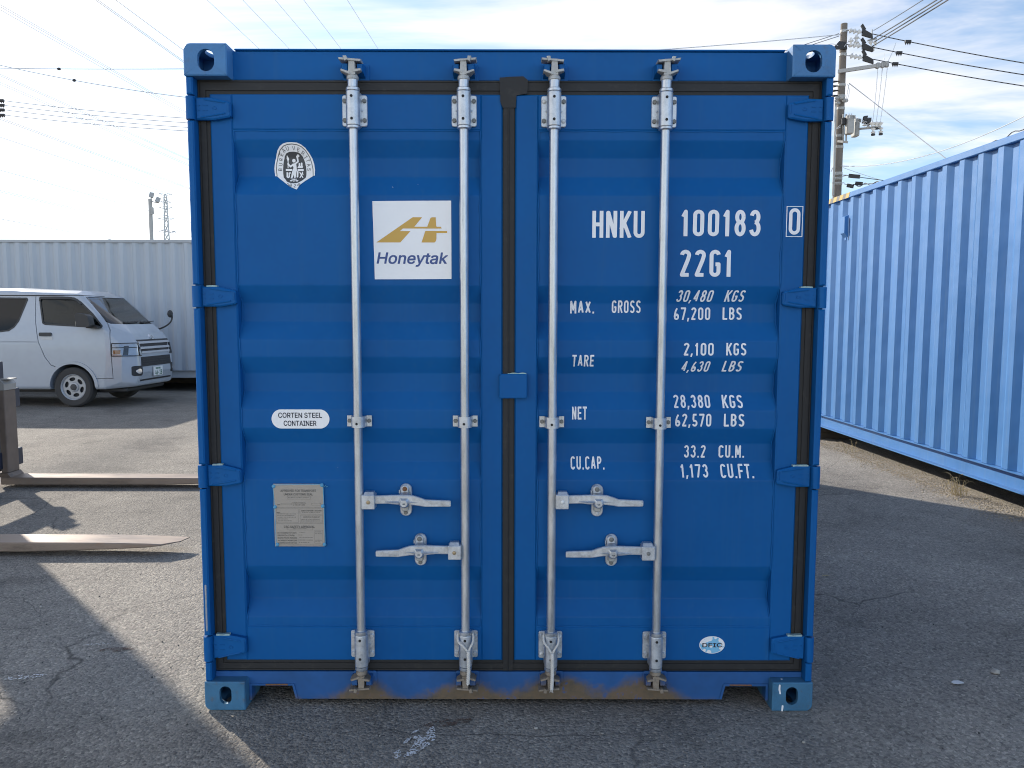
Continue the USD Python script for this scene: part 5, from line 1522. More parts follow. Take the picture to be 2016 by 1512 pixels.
# front face: everything laid on the shell by cutting it along x
def on_nose(poly_yz, g0, g1, xa=0.25):
    tm_ = trimesh.creation.extrude_polygon(poly_yz, 2.0, engine='earcut')
    vv = np.array(tm_.vertices)
    vv = np.stack([vv[:, 2] + xa, vv[:, 0], vv[:, 1]], 1)
    tt = trimesh.Trimesh(vv, np.array(tm_.faces), process=True)
    cut = m3d.Manifold(m3d.Mesh(np.asarray(tt.vertices, np.float32), np.asarray(tt.faces, np.uint32)))
    return (hull_body(g1) - hull_body(g0)) ^ cut


gr = obj('grille', on_nose(Polygon([(-0.50, 0.93), (0.50, 0.93), (0.56, 1.165), (-0.56, 1.165)]), -0.01, 0.004, 0.4), 'black_fitting', VAN)
for z0, z1, w in ((1.095, 1.135, 0.55), (1.000, 1.040, 0.52), (0.925, 0.96, 0.50)):
    obj('grille_bar', on_nose(sbox(-w, z0, w, z1), 0.0, 0.022, 0.4), 'chrome', gr, smooth=30)
obj('emblem', on_nose(unary_union([affinity.scale(Point(0, 1.205).buffer(0.062, 16), 1, .68).difference(affinity.scale(Point(0, 1.205).buffer(0.049, 16), 1, .68)), affinity.scale(Point(0, 1.205).buffer(0.022, 14), 1, 1.7).difference(affinity.scale(Point(0, 1.205).buffer(0.013, 14), 1, 1.9)), affinity.scale(Point(0, 1.220).buffer(0.045, 14), 1, .42).difference(affinity.scale(Point(0, 1.220).buffer(0.035, 14), 1, .35))]), 0.0, 0.02, 0.4), 'chrome', gr)
lower = obj('lower_grille', on_nose(Polygon([(-0.54, 0.69), (0.54, 0.69), (0.52, 0.86), (-0.52, 0.86)]), -0.01, 0.004, 0.4), 'black_fitting', VAN)
for z in (0.735, 0.775, 0.815):
    obj('grille_slat', on_nose(sbox(-0.49, z - 0.006, 0.49, z + 0.006), 0.0, 0.012, 0.4), 'van_trim', lower)
obj('bumper_slot', on_nose(sbox(-0.55, 0.435, 0.55, 0.465), -0.01, 0.005, 0.4), 'black_fitting', VAN)
for s in (-1, 1):
    lamp_side = Polygon([(px(1160), pz(655)), (px(1600), pz(650)), (px(1600), pz(775)), (px(1160), pz(778))])
    lamp = ((hull_body(0.006) - hull_body(-0.03)) ^ solid_xz(lamp_side, -2 if s < 0 else 0.50, -0.50 if s < 0 else 2))
    hl = obj('headlight', lamp, 'lamp_inner', VAN, smooth=30)
    obj('lamp_lens', ((hull_body(0.014) - hull_body(0.008)) ^ solid_xz(lamp_side.buffer(-0.004), -2 if s < 0 else 0.51, -0.51 if s < 0 else 2)), 'lamp_glass', hl, smooth=30)
    obj('lamp_rim', ((hull_body(0.012) - hull_body(0.0)) ^ solid_xz(lamp_side.buffer(0.010).difference(lamp_side.buffer(-0.004)), -2 if s < 0 else 0.50, -0.50 if s < 0 else 2)), 'van_trim', hl)
    obj('turn_signal', ((hull_body(0.0075) - hull_body(0.0)) ^ solid_xz(sbox(px(1170), pz(760), px(1235), pz(720)), -2 if s < 0 else 0.55, -0.55 if s < 0 else 2)), 'amber', hl)
    obj('lamp_bezel', ((hull_body(0.0078) - hull_body(0.0)) ^ solid_xz(unary_union([sbox(px(1255), pz(770), px(1290), pz(680)), sbox(px(1160), pz(700), px(1400), pz(690))]), -2 if s < 0 else 0.52, -0.52 if s < 0 else 2)), 'van_trim', hl)
    fogy = s * 0.60
    fg = obj('fog_lamp_bezel', on_nose(Polygon(rrect(fogy - 0.09, fogy + 0.09, 0.535, 0.71, 0.03, 3)), -0.01, 0.006, 0.4), 'black_fitting', VAN)
    obj('fog_lamp', on_nose(Point(fogy, 0.615).buffer(0.045, 12), 0.0, 0.016, 0.4), 'chrome', fg, smooth=30)
obj('under_tray', MB().box(0.36, 0.86, -0.66, 0.66, 0.255, 0.33, 0.02), 'van_trim', VAN)
mb = MB().box(-3.3, 0.60, -0.62, 0.62, 0.24, 0.36)
obj('underbody', mb, 'black_fitting', VAN)
# number plate
np_ = obj('number_plate', MB().box(1.080, 1.092, -0.165, 0.165, 0.505, 0.670, 0.004), 'plate_white', VAN)


def plate_word(text, y, z, h, w):
    m = meshkit.text_mesh(text, h, 0.001, True)
    v = np.array(m.vertices)
    v[:, 0] -= v[:, 0].min()
    v[:, 0] *= w / v[:, 0].max()
    return np.stack([1.0922 + v[:, 2], y + v[:, 0], z + v[:, 1]], 1), np.array(m.faces)


obj('plate_figures', plate_word('46-28', -0.115, 0.520, 0.082, 0.25), 'plate_green', np_)
mb = MB()
for y0, w in ((-0.09, 0.03), (-0.05, 0.03), (-0.005, 0.022), (0.025, 0.022), (0.055, 0.022)):
    mb.box(1.0922, 1.093, y0, y0 + w, 0.620, 0.652)
obj('plate_stamp', mb, 'plate_green', np_)
# mirrors
mr = obj('door_mirror', MB().add(m3d.Manifold.hull_points(np.array([(px(a), y, pz(b)) for a, b in ((890, 372), (905, 352), (985, 365), (1015, 385), (1030, 470), (1010, 492), (905, 488)) for y in (-0.90, -1.06)] + [(px(a), -0.98, pz(b)) for a, b in ((885, 390), (1035, 430))]))).add(m3d.Manifold.hull_points(np.array([(px(a), y, pz(b)) for a, b in ((960, 455), (1065, 485), (1055, 505), (950, 500)) for y in (-0.80, -0.93)]))), 'van_trim', fd, smooth=35)
obj('mirror_glass', MB().box(px(894), px(892) + 0.006, -1.05, -0.91, pz(480), pz(375)), 'chrome', mr)
mb = MB().tube(np.vstack([bez((0.74, 0.74, 1.33), (1.00, 0.84, 1.42), (0.96, 0.86, 1.60), 10)]), 0.016, 8)
fm = obj('fender_mirror', mb, 'van_trim', VAN, smooth=True)
obj('mirror_head', MB().add(m3d.Manifold.sphere(1.0, 20).scale([0.04, 0.085, 0.075]).translate([0.925, 0.86, 1.625])), 'van_trim', fm, smooth=True)
for y0, dy in ((-0.42, 0.45), (0.15, 0.45)):
    pth = np.array([(0.745 - 0.02 * t, y0 + dy * t, 1.465 + 0.02 * t) for t in np.linspace(0, 1, 5)])
    obj('wiper', MB().tube(pth, 0.009, 6).box(0.72, 0.76, y0 - 0.03, y0 + 0.06, 1.45, 1.48), 'van_trim', VAN)
# wheels
for x in (0.0, XR):
    for s in (-1, 1):
        r = 0.348
        y = s * 0.745
        whl = obj('wheel', MB().lathe([(r * .63, -0.085), (r * .70, -0.098), (r * .90, -0.100), (r * .985, -0.075), (r, -0.04), (r, 0.04), (r * .985, 0.075), (r * .90, 0.100), (r * .70, 0.098), (r * .63, 0.085), (r * .62, 0.0), (r * .63, -0.085)], (x, y, r), 'y', 44, caps=False), 'tyre', VAN, smooth=30)
        disc = Point(0, 0).buffer(0.205, 28)
        holes = [affinity.rotate(affinity.translate(affinity.scale(Point(0, 0).buffer(0.052, 10), 1.05, 0.62), 0, 0.140), k * 60 + 12, origin=(0, 0)) for k in range(6)]
        disc = disc.difference(unary_union(holes))
        ya = y + s * 0.052
        mb = MB().plate(affinity.translate(disc, x, r), ya - 0.006, ya + 0.006)
        mb.lathe([(0.2265, s * 0.088), (0.222, s * 0.092), (0.206, s * 0.075), (0.200, s * 0.040), (0.205, s * 0.02)], (x, y, r), 'y', 40, caps=False)
        a_ = [(0.088, 0.058), (0.080, 0.074), (0.062, 0.082), (0.055, 0.080)]
        mb.lathe([(p_, s * q_) for p_, q_ in a_], (x, y, r), 'y', 24, caps=False)
        rim = obj('rim', mb, 'rim_silver', whl, smooth=30)
        obj('hub_cap', MB().lathe([(0.056, s * 0.075), (0.052, s * 0.092), (0.03, s * 0.098), (0.001, s * 0.098)], (x, y, r), 'y', 20), 'hub_dark', whl, smooth=30)
        obj('wheel_well', MB().lathe([(0.200, s * 0.02), (0.10, s * 0.0), (0.001, 0.0)], (x, y, r), 'y', 24), 'black_fitting', whl)
# inside: seats, dashboard, steering wheel
for y in (-0.42, 0.36):
    st_ = obj('seat', MB().box(-0.75, -0.25, y - 0.24, y + 0.24, 0.95, 1.10, 0.03).add(m3d.Manifold.hull_points(np.array([(a, y + s * 0.23, b) for s in (-1, 1) for a, b in ((-0.78, 1.08), (-0.62, 1.08), (-0.82, 1.62), (-0.93, 1.62))]))), 'van_seat', VAN, smooth=35)
    obj('headrest', MB().box(-0.95, -0.86, y - 0.13, y + 0.13, 1.64, 1.80, 0.03), 'van_seat', st_)
obj('dashboard', MB().add(m3d.Manifold.hull_points(np.array([(a, s * 0.74, b) for s in (-1, 1) for a, b in ((0.15, 1.0), (0.17, 1.30), (0.32, 1.36), (0.60, 1.34), (0.60, 1.0))]))), 'van_inside', VAN)
k = np.linspace(0, 2 * PI, 25)
obj('steering_wheel', MB().tube(np.stack([-0.02 + 0.10 * np.sin(k), -0.40 + 0.19 * np.cos(k), 1.42 + 0.15 * np.sin(k)], 1), 0.014, 8).tube([(0.18, -0.40, 1.28), (-0.02, -0.40, 1.42)], 0.02, 8), 'van_inside', VAN, smooth=True)
obj('bulkhead', MB().box(-1.30, -1.28, -0.74, 0.74, 0.5, 1.45), 'van_inside', VAN)
# ---------------------------------------------------------------- utility pole beyond the light blue container
PX, PY = 12.35, 26.0        # foot of the pole
DP = PY - EYE[1]


def on(px_, py_, y):
    """Point at depth y seen towards a direction; used only to measure heights and offsets on one upright plane."""
    v = (px_ - 1008) / 1520 * right - (py_ - 756) / 1520 * up + fwd
    return EYE + v * ((y - EYE[1]) / v[1])


POLE = thing('utility_pole', 'tall concrete utility pole with transformers and crossarm above the light blue container', 'utility pole', (PX, PY, 0))
p_top, p_low = on(1662, 47, PY), on(1648, 378, PY)
PX = p_low[0] - 0.0
lean = (p_top[0] - p_low[0]) / (p_top[2] - p_low[2])
foot = np.array([p_low[0] - lean * p_low[2], PY, 0.0])
along = lambda z: foot + np.array([lean * z, 0, z])
Zt = p_top[2]
obj('pole', MB().tube([along(z) for z in np.linspace(0, Zt, 8)], np.linspace(0.19, 0.115, 8), 20), 'concrete_pole', POLE, smooth=40)
zp = lambda py_: on(1655, py_, PY)[2]
prad = lambda z: 0.19 - 0.075 * z / Zt
for py_ in (62, 96, 108, 140, 168, 190, 214, 268, 290, 342, 352, 362):
    z = zp(py_)
    c = along(z)
    obj('pole_band', MB().lathe([(prad(z) + 0.004, -0.05), (prad(z) + 0.014, -0.04), (prad(z) + 0.014, 0.04), (prad(z) + 0.004, 0.05)], c, 'z', 18), 'steel_fitting', POLE, smooth=40)


def fitting_blob(pts, m='black_fitting', name='cable_clamp', parent=None):
    obj(name, MB().add(m3d.Manifold.hull_points(np.array(pts))), m, parent or POLE)


def insulator(parent, c, d, L=0.34, r=0.07, sheds=3, m='porcelain', name='insulator'):
    d = np.asarray(d, float) / np.linalg.norm(d)
    mb = MB()
    path, rad = [], []
    for k in range(sheds * 4 + 1):
        t = k / (sheds * 4)
        path.append(np.asarray(c) + d * L * t)
        rad.append(r * (0.38, 1.0, 0.75, 0.4)[k % 4])
    mb.tube(path, rad, 12)
    return obj(name, mb, m, parent, smooth=30)


# crossarm
a0, a1 = on(1650, 141, PY - 0.15), on(1748, 126, PY - 1.1)
def beam(p0, p1, w, h):
    p0, p1 = np.asarray(p0), np.asarray(p1)
    d = p1 - p0; d = d / np.linalg.norm(d)
    s = np.cross(d, [0, 0, 1]); s /= np.linalg.norm(s)
    u = np.cross(s, d)
    return MB().loft([np.array([p + s * a + u * b for a, b in ((-w / 2, -h / 2), (w / 2, -h / 2), (w / 2, h / 2), (-w / 2, h / 2))]) for p in (p0, p1)])


arm = obj('crossarm', beam(a0, a1, 0.09, 0.12), 'steel_fitting', POLE)
for t in (0.80, 0.90, 0.98):
    c = a0 + (a1 - a0) * t
    obj('arm_bracket', MB().box(c[0] - 0.05, c[0] + 0.05, c[1] - 0.07, c[1] + 0.07, c[2] - 0.10, c[2] + 0.09, 0.01), 'steel_fitting', arm)
# strain insulators and black clamps on three levels to the right
LV = []
for (xa, ya, xb, yb) in ((1672, 60, 1712, 66), (1672, 88, 1708, 92), (1674, 110, 1708, 115)):
    p, q = on(xa, ya, PY - 0.2), on(xb, yb, PY - 0.5)
    obj('insulator_link', MB().tube([on(xa - 12, ya - 1, PY), p], 0.018, 6), 'steel_fitting', POLE)
    insulator(POLE, p, q - p, 0.42, 0.10, 3)
    d = (q - p) / np.linalg.norm(q - p)
    c0 = p + d * 0.45
    up_v = np.array([0, 0, 1.0])
    sgn = np.array([0, 1.0, 0])
    fitting_blob([c0 + d * a + up_v * b + sgn * e for a, b, e in ((0, .12, -.05), (0, .12, .05), (0, -.10, -.05), (0, -.10, .05), (.34, -.02, -.05), (.34, -.02, .05), (.36, -.16, -.04), (.36, -.16, .04))])
    fitting_blob([c0 + d * a + up_v * b + sgn * e for a, b, e in ((.02, .10, -.04), (.02, .10, .04), (.12, .12, -.04), (.12, .12, .04), (.00, .30, -.03), (.00, .30, .03), (-.06, .22, -.03), (-.06, .22, .03))])
    LV.append(c0 + d * 0.36)
# black clamp on the pole's left, and pin insulators
p = on(1652, 92, PY - 0.2)
fitting_blob([p + np.array(o) for o in ((-.28, -.03, -.10), (-.24, .03, -.10), (.22, -.05, .16), (.22, .05, .16), (.28, -.05, -.08), (.28, .05, -.08), (.0, 0, .2))])
for (x_, y_) in ((1675, 84), (1686, 78)):
    c = on(x_, y_, PY - 0.3)
    insulator(POLE, c - np.array([0, 0, .15]), (0, 0, 1), 0.32, 0.10, 2)
obj('top_bracket', MB().tube([on(1717, 58, PY - .5), on(1717, 84, PY - .5)], 0.02, 6).tube([on(1708, 80, PY - .5), on(1726, 76, PY - .5)], 0.03, 6), 'steel_fitting', POLE)
for (x_, y_) in ((1713, 80), (1722, 80), (1718, 91)):
    c = on(x_, y_, PY - 0.55)
    insulator(POLE, c, (0.3, 0, -1), 0.18, 0.07, 1)
# four pin insulators to the left
PINS = []
for y_ in (160, 169, 178, 188):
    c = on(1650, y_, PY)
    e = on(1640, y_ + 1, PY - 0.1)
    obj('side_pin', MB().tube([c, e], [0.02, 0.045], 8), 'black_fitting', POLE)
    PINS.append(e)
for (x_, y_, r_) in ((1648, 193, .07), (1657, 193, .08), (1664, 198, .09), (1650, 203, .07), (1646, 198, .05)):
    c = on(x_, y_, PY - 0.25)
    obj('cable_clamp', MB().add(m3d.Manifold.sphere(r_, 10).scale([1.3, 1, .8]).translate(list(c))), 'steel_fitting', POLE)
# conduit up the pole
obj('conduit', MB().tube([on(1645, 200, PY - .16), on(1644, 260, PY - .16), on(1642, 330, PY - .16), on(1640, 385, PY - .16)], 0.045, 8), 'steel_fitting', POLE, smooth=True)
# two transformers
def can(x0, x1, y0, y1, dep, yy, rnd):
    a, b = on(x0, y1, yy), on(x1, y0, yy)
    w, h = b[0] - a[0], b[2] - a[2]
    mb = MB()
    cx_, cz_ = (a[0] + b[0]) / 2, (a[2] + b[2]) / 2
    ring = rrect(-w / 2, w / 2, -dep / 2, dep / 2, min(w, dep) * rnd, 5)
    lay = lambda z, k: np.stack([cx_ + ring[:, 0] * k, yy + ring[:, 1] * k, np.full(len(ring), z)], 1)
    mb.loft([lay(a[2] + .0, .9), lay(a[2] + .04, 1), lay(b[2] - .05, 1), lay(b[2] - .05, 1.06), lay(b[2], 1.06)])
    return mb, (cx_, yy, a[2], b[2], w)


TR = []
for args in ((1665, 1679, 229, 264, 0.34, PY - 0.35, .2), (1678, 1690, 236, 269, 0.40, PY + 0.05, .4)):
    mb, inf = can(*args)
    o = obj('transformer', mb, 'steel_fitting', POLE, smooth=30)
    TR.append((o, inf))
    cx_, yy, z0, z1, w = inf
    for k in (-.3, 0, .3):
        insulator(o, (cx_ + k * w, yy, z1), (0, 0, 1), 0.10, 0.035, 1, name='bushing')
    for k in range(2):
        obj('lid_lug', MB().box(cx_ + (k - .5) * w * .8 - .02, cx_ + (k - .5) * w * .8 + .02, yy - .24, yy - .20, z1 - .13, z1 - .02), 'steel_fitting', o)
c = on(1661, 238, PY - .3)
obj('cable_clamp', MB().box(c[0] - .07, c[0] + .06, c[1] - .08, c[1] + .08, c[2] - .14, c[2] + .10, .02), 'black_fitting', POLE)
for x_ in (1660, 1666):
    obj('mounting_bar', MB().tube([on(x_, 225, PY - .2), on(x_, 281, PY - .2)], .03, 6), 'steel_fitting', POLE)
obj('mounting_shelf', beam(on(1650, 278, PY - .1), on(1668, 280, PY - .45), .08, .08), 'steel_fitting', POLE)
# the outrigger with its switches
o0, o1 = on(1690, 254, PY - .1), on(1734, 250, PY - .6)
rig = obj('outrigger', beam(o0, o1, .05, .07), 'steel_fitting', POLE)
for (x_, y_) in ((1703, 236), (1710, 240)):
    c = on(x_, y_, PY - .3)
    fitting_blob([c + np.array(v_) for v_ in ((-.10, -.06, .10), (.08, -.06, .14), (.10, .06, -.08), (-.09, .06, -.12), (0, .08, .16), (0, -.08, -.14))], parent=rig)
    insulator(rig, c - np.array([0, 0, .22]), (0, 0, 1), .2, .09, 2)
SW = []
for (x_, ya, yb) in ((1718, 240, 264), (1725, 240, 252), (1733, 240, 263)):
    c, e = on(x_, ya, PY - .55), on(x_ + 1, yb, PY - .5)
    insulator(rig, c, (0, 0, -1), .16, .11, 1)
    insulator(rig, e + np.array([0, 0, .22]), (0, 0, -1), .24, .085, 2)
    obj('switch_cap', MB().cyl(e - np.array([0, 0, .05]), e + np.array([0, 0, .01]), .07, n=10), 'black_fitting', rig)
    SW.append(c)
# droppers from the crossarm and jumper loops
for (xa, ya), sw in zip(((1728, 132), (1737, 131), (1747, 130)), SW):
    p = on(xa, ya, PY - .9)
    obj('dropper_wire', MB().tube(np.vstack([bez(p, (p + sw) / 2 + np.array([.05, 0, .2]), sw, 14)]), .011, 5), 'wire_grey', POLE)
for (xa, ya, xm, ym, xb, yb) in ((1735, 152, 1738, 134, 1742, 105), (1742, 130, 1752, 118, 1764, 84), (1660, 62, 1676, 52, 1690, 64), (1662, 92, 1680, 66, 1700, 80), (1650, 90, 1640, 84, 1630, 88), (1662, 108, 1672, 112, 1680, 104), (1668, 165, 1676, 178, 1668, 196), (1672, 165, 1668, 180, 1666, 200), (1690, 240, 1696, 243, 1702, 236), (1700, 232, 1712, 226, 1718, 240), (1645, 210, 1640, 240, 1646, 268), (1655, 250, 1640, 258, 1655, 246)):
    obj('jumper_wire', MB().tube(bez(on(xa, ya, PY - .35), on(xm, ym, PY - .35), on(xb, yb, PY - .35), 12), .010, 5), 'wire_grey', POLE)
for (x0_, y0_, x1_, y1_) in ((1671, 343, 1693, 351),):
    obj('splice_box', beam(on(x0_, y0_ + 3, PY - .3), on(x1_, y1_ - 3, PY - .5), .10, .13), 'black_fitting', POLE)
for (x0_, y0_, x1_, y1_) in ((1669, 365, 1679, 367), (1685, 361, 1697, 362)):
    obj('splice_box', beam(on(x0_, y0_, PY - .3), on(x1_, y1_, PY - .5), .10, .13), 'black_fitting', POLE)
for (xa, ya, xb, yb) in ((1638, 360, 1662, 360), (1640, 352, 1668, 345), (1640, 344, 1668, 345), (1655, 327, 1662, 327), (1640, 330, 1636, 338), (1662, 362, 1676, 366), (1664, 345, 1672, 346)):
    obj('step_bolt', MB().tube([on(xa, ya, PY - .2), on(xb, yb, PY - .2)], .014, 5), 'steel_fitting', POLE)

# ---------------------------------------------------------------- overhead wires: each its own
def wire(label, pts, r, m='wire_black', group='overhead wires', name='overhead_wire', extra=()):
    t = thing(name, label, 'wire', (0, 0, 0), 0, group) if extra else None
    o = obj(name if not extra else 'strand', MB().tube(pts, r, 5), m, t, smooth=True)
    if not extra:
        tag(o, label, 'wire', group)
    for e in extra:
        obj('spacer', e, 'black_fitting', t)
    return o


def hung(p0, p1, sag, n=40):
    t = np.linspace(0, 1, n)[:, None]
    p = np.asarray(p0) * (1 - t) + np.asarray(p1) * t
    p[:, 2] -= 4 * sag * (t * (1 - t))[:, 0]
    return p


def clamp_at(p, w=.20, h=.13):
    mb = MB()
    p = np.asarray(p, float)
    mb.box(p[0] - w / 2, p[0] + w / 2, p[1] - .04, p[1] + .04, p[2] - .03, p[2] + .04)
    for k in (-.36, 0, .36):
        mb.add(m3d.Manifold.hull_points(np.array([(p[0] + k * w - .03, p[1] - .03, p[2] - .03), (p[0] + k * w + .03, p[1] - .03, p[2] - .03), (p[0] + k * w - .03, p[1] + .03, p[2] - .03), (p[0] + k * w + .03, p[1] + .03, p[2] - .03), (p[0] + k * w, p[1], p[2] - h)])))
    return mb


# three conductors running away to the right
names3 = ('top', 'middle', 'bottom')
for k, (xe, ye, xc, yc_) in enumerate(((2016, 122, 1789, 86), (2016, 145, 1773, 106), (2016, 167, 1761, 128))):
    end = on(2120, ye + (ye - (66, 92, 115)[k]) / (2016 - 1710) * 104, PY - 6)
    pts = hung(LV[k], end, 0.05)
    i = int(np.argmin([abs((q - EYE) @ right / ((q - EYE) @ fwd) * 1520 + 1008 - xc) for q in pts]))
    wire('%s of three black wires leaving the utility pole to the right' % names3[k], pts, .016, extra=(clamp_at(pts[i]),))
# the bundle that climbs away over the viewer, from the pole's head
for k, (xa, ya, xb, yb, mid) in enumerate(((1720, 60, 1815, 0, 'thin wire climbing from the pole head, left of the thick bundle'), (1720, 76, 1842, 0, 'leftmost thick wire of three rising from the pole head'), (1722, 82, 1853, 0, 'middle thick wire of three rising from the pole head'), (1716, 92, 1864, 0, 'rightmost thick wire of three rising from the pole head'))):
    p, q = on(xa, ya, PY - .5), on(xb + (xb - xa) * .8, -(ya) * .8, PY - 12)
    wire(mid, hung(p, q, .02, 12), .012 if k == 0 else .019)
# wires arriving at the pole's head from behind the blue container
for k, (ya, y1, lab) in enumerate(((134, 138, 'nearly level wire crossing the upper left sky, with a ball on it'), (126, 193, 'sloping wire crossing the upper left sky, with a ball on it'))):
    A = on(-60, ya - (y1 - ya) * .17, PY + 1.0)
    Bp = on(357, y1, PY + 0.9)
    Cq = on(1655, 68 if k == 0 else 92, PY)
    ts = np.array([-60., 357., 1655.])
    co = np.polyfit(ts, [A[2], Bp[2], Cq[2]], 2)
    xs = np.linspace(-60, 1655, 60)
    pts = np.array([[on(x, 100, PY + 1.0 - (x + 60) / 1715)[0], PY + 1.0 - (x + 60) / 1715, np.polyval(co, x)] for x in xs])
    xb = 127 if k == 0 else 155
    b = on(xb, 136 if k == 0 else 163, PY + .9)
    i = int(np.argmin(np.abs(pts[:, 0] - b[0])))
    ball = MB().add(m3d.Manifold.sphere(.055, 10).scale([1.4, 1, 1]).translate(list(pts[i])))
    wire(lab, pts, .017, 'wire_grey', extra=(ball,))
w4 = ('uppermost', 'second', 'third', 'lowest')
for k, (ya, y1) in enumerate(((198, 235), (207, 244), (216, 253), (227, 260))):
    A, Bp, Cq = on(-60, ya - 8, PY + 1), on(363, y1, PY + .9), PINS[k]
    ts = np.array([-60., 363., 1640.])
    co = np.polyfit(ts, [A[2], Bp[2], Cq[2]], 2)
    xs = np.linspace(-60, 1640, 60)
    pts = np.array([[on(x, 100, PY + 1.0 - (x + 60) / 1700 * 1.1)[0], PY + 1.0 - (x + 60) / 1700 * 1.1, np.polyval(co, x)] for x in xs])
    i = int(np.argmin(np.abs(pts[:, 0] - on(12, 200, PY + .95)[0])))
    wire('%s of the four parallel wires with dark clamps at the left edge' % w4[k], pts, .016, 'wire_grey', extra=(clamp_at(pts[i], .19, .12),))
# two short wires seen just left of the pole's head
for k, (xa, ya, xb, yb) in enumerate(((1560, 95, 1652, 66), (1560, 100, 1652, 71))):
    pts = hung(on(xa - 200, ya + 62, PY + 3), on(xb, yb, PY), .02, 10)
    wire(('upper', 'lower')[k] + ' of two wires meeting the pole head from above the blue container', pts, .012)
# guy wire and the sagging service wires over the light blue container
wire('straight guy wire slanting down from the pole behind the light blue container', hung(on(1672, 164, PY - .2), on(1905, 345, PY - 4), 0, 6), .017, 'wire_grey')
wire('uppermost sagging service wire above the light blue container', hung(on(1660, 327, PY - .1), on(2120, 172, PY - 9), .55, 24), .014, 'wire_grey')
pts = hung(on(1676, 366, PY - .3), on(2120, 192, PY - 9), .45, 70)
pts[:, 2] += .05 * np.sin(np.arange(70) * 1.3)
wire('wavy spiralled service wire above the light blue container', pts, .016)
wire('lowest sagging service wire just above the light blue container roof', hung(on(1690, 364, PY - .3), on(2120, 203, PY - 9), .40, 24), .012)
wire('short service wire dipping from the pole behind the light blue container', hung(on(1660, 330, PY - .1), on(1760, 362, PY - 1), .02, 8), .009, 'wire_grey')
wire('short wire from the black splice box to behind the light blue container roof', hung(on(1693, 349, PY - .5), on(1790, 362, PY - 2), .0, 6), .013)

# ---------------------------------------------------------------- the far power line: long level spans converging beyond the yard
VP = on(1080, 632, EYE[1] + 1.0) - EYE
VP = VP / VP[1]
k = 0
spans = [(0, 9, 21, 'a'), (0, 13, 21, 'a'), (0, 19, 21, 'a'), (188, 0, 21, 'b'), (193, 0, 21, 'b'), (228, 0, 21, 'b'), (0, 146, 17, 'c'), (0, 149, 17, 'c'), (0, 162, 17, 'c'), (0, 166, 17, 'c'),
         (0, 232, 13, 'd'), (0, 235, 13, 'd'), (0, 270, 12, 'd'), (0, 335, 10, 'e'), (0, 375, 9, 'e'), (0, 378, 9, 'e'), (0, 431, 7, 'f'),
         (408, 0, 24, 'g'), (478, 0, 24, 'g'), (542, 0, 24, 'g'), (598, 0, 24, 'g'), (684, 0, 24, 'g')]
say = {'a': 'steep wires in the topmost left corner of the sky', 'b': 'steep wires left of the blue container\'s top corner', 'c': 'slanting paired wires crossing the level wires on the left', 'd': 'slanting wires in the middle of the left sky',
       'e': 'gently slanting wires just above the lamp post', 'f': 'wire', 'g': 'thin wires dropping behind the blue container\'s top edge'}
count = {}
order = {'a': ('uppermost', 'middle', 'lowest'), 'b': ('leftmost', 'middle', 'rightmost'), 'c': ('uppermost', 'second', 'third', 'lowest'), 'd': ('uppermost', 'middle', 'lowest'), 'e': ('uppermost', 'middle', 'lowest'),
         'g': ('leftmost', 'second from left', 'middle', 'second from right', 'rightmost')}
for x_, y_, h_, c in spans:
    D = (h_ - EYE[2]) / ((632 - y_) / 1520.0)
    p = on(x_, y_, EYE[1] + D)
    p0 = p - VP * 22
    p1 = p + VP * 330
    pts = hung(p0, p1, 0.0, 30)
    idx = count.get(c, 0); count[c] = idx + 1
    if c == 'f':
        lab = 'lowest slanting wire at the left, just over the pale grey container'
        grp = None
    else:
        lab = order[c][idx] + ' of the ' + say[c]
        grp = say[c]
    o = obj('power_line', MB().tube(pts, 0.020 if c != 'g' else 0.017, 5), 'wire_grey', None, smooth=True)
    tag(o, lab, 'wire', grp)

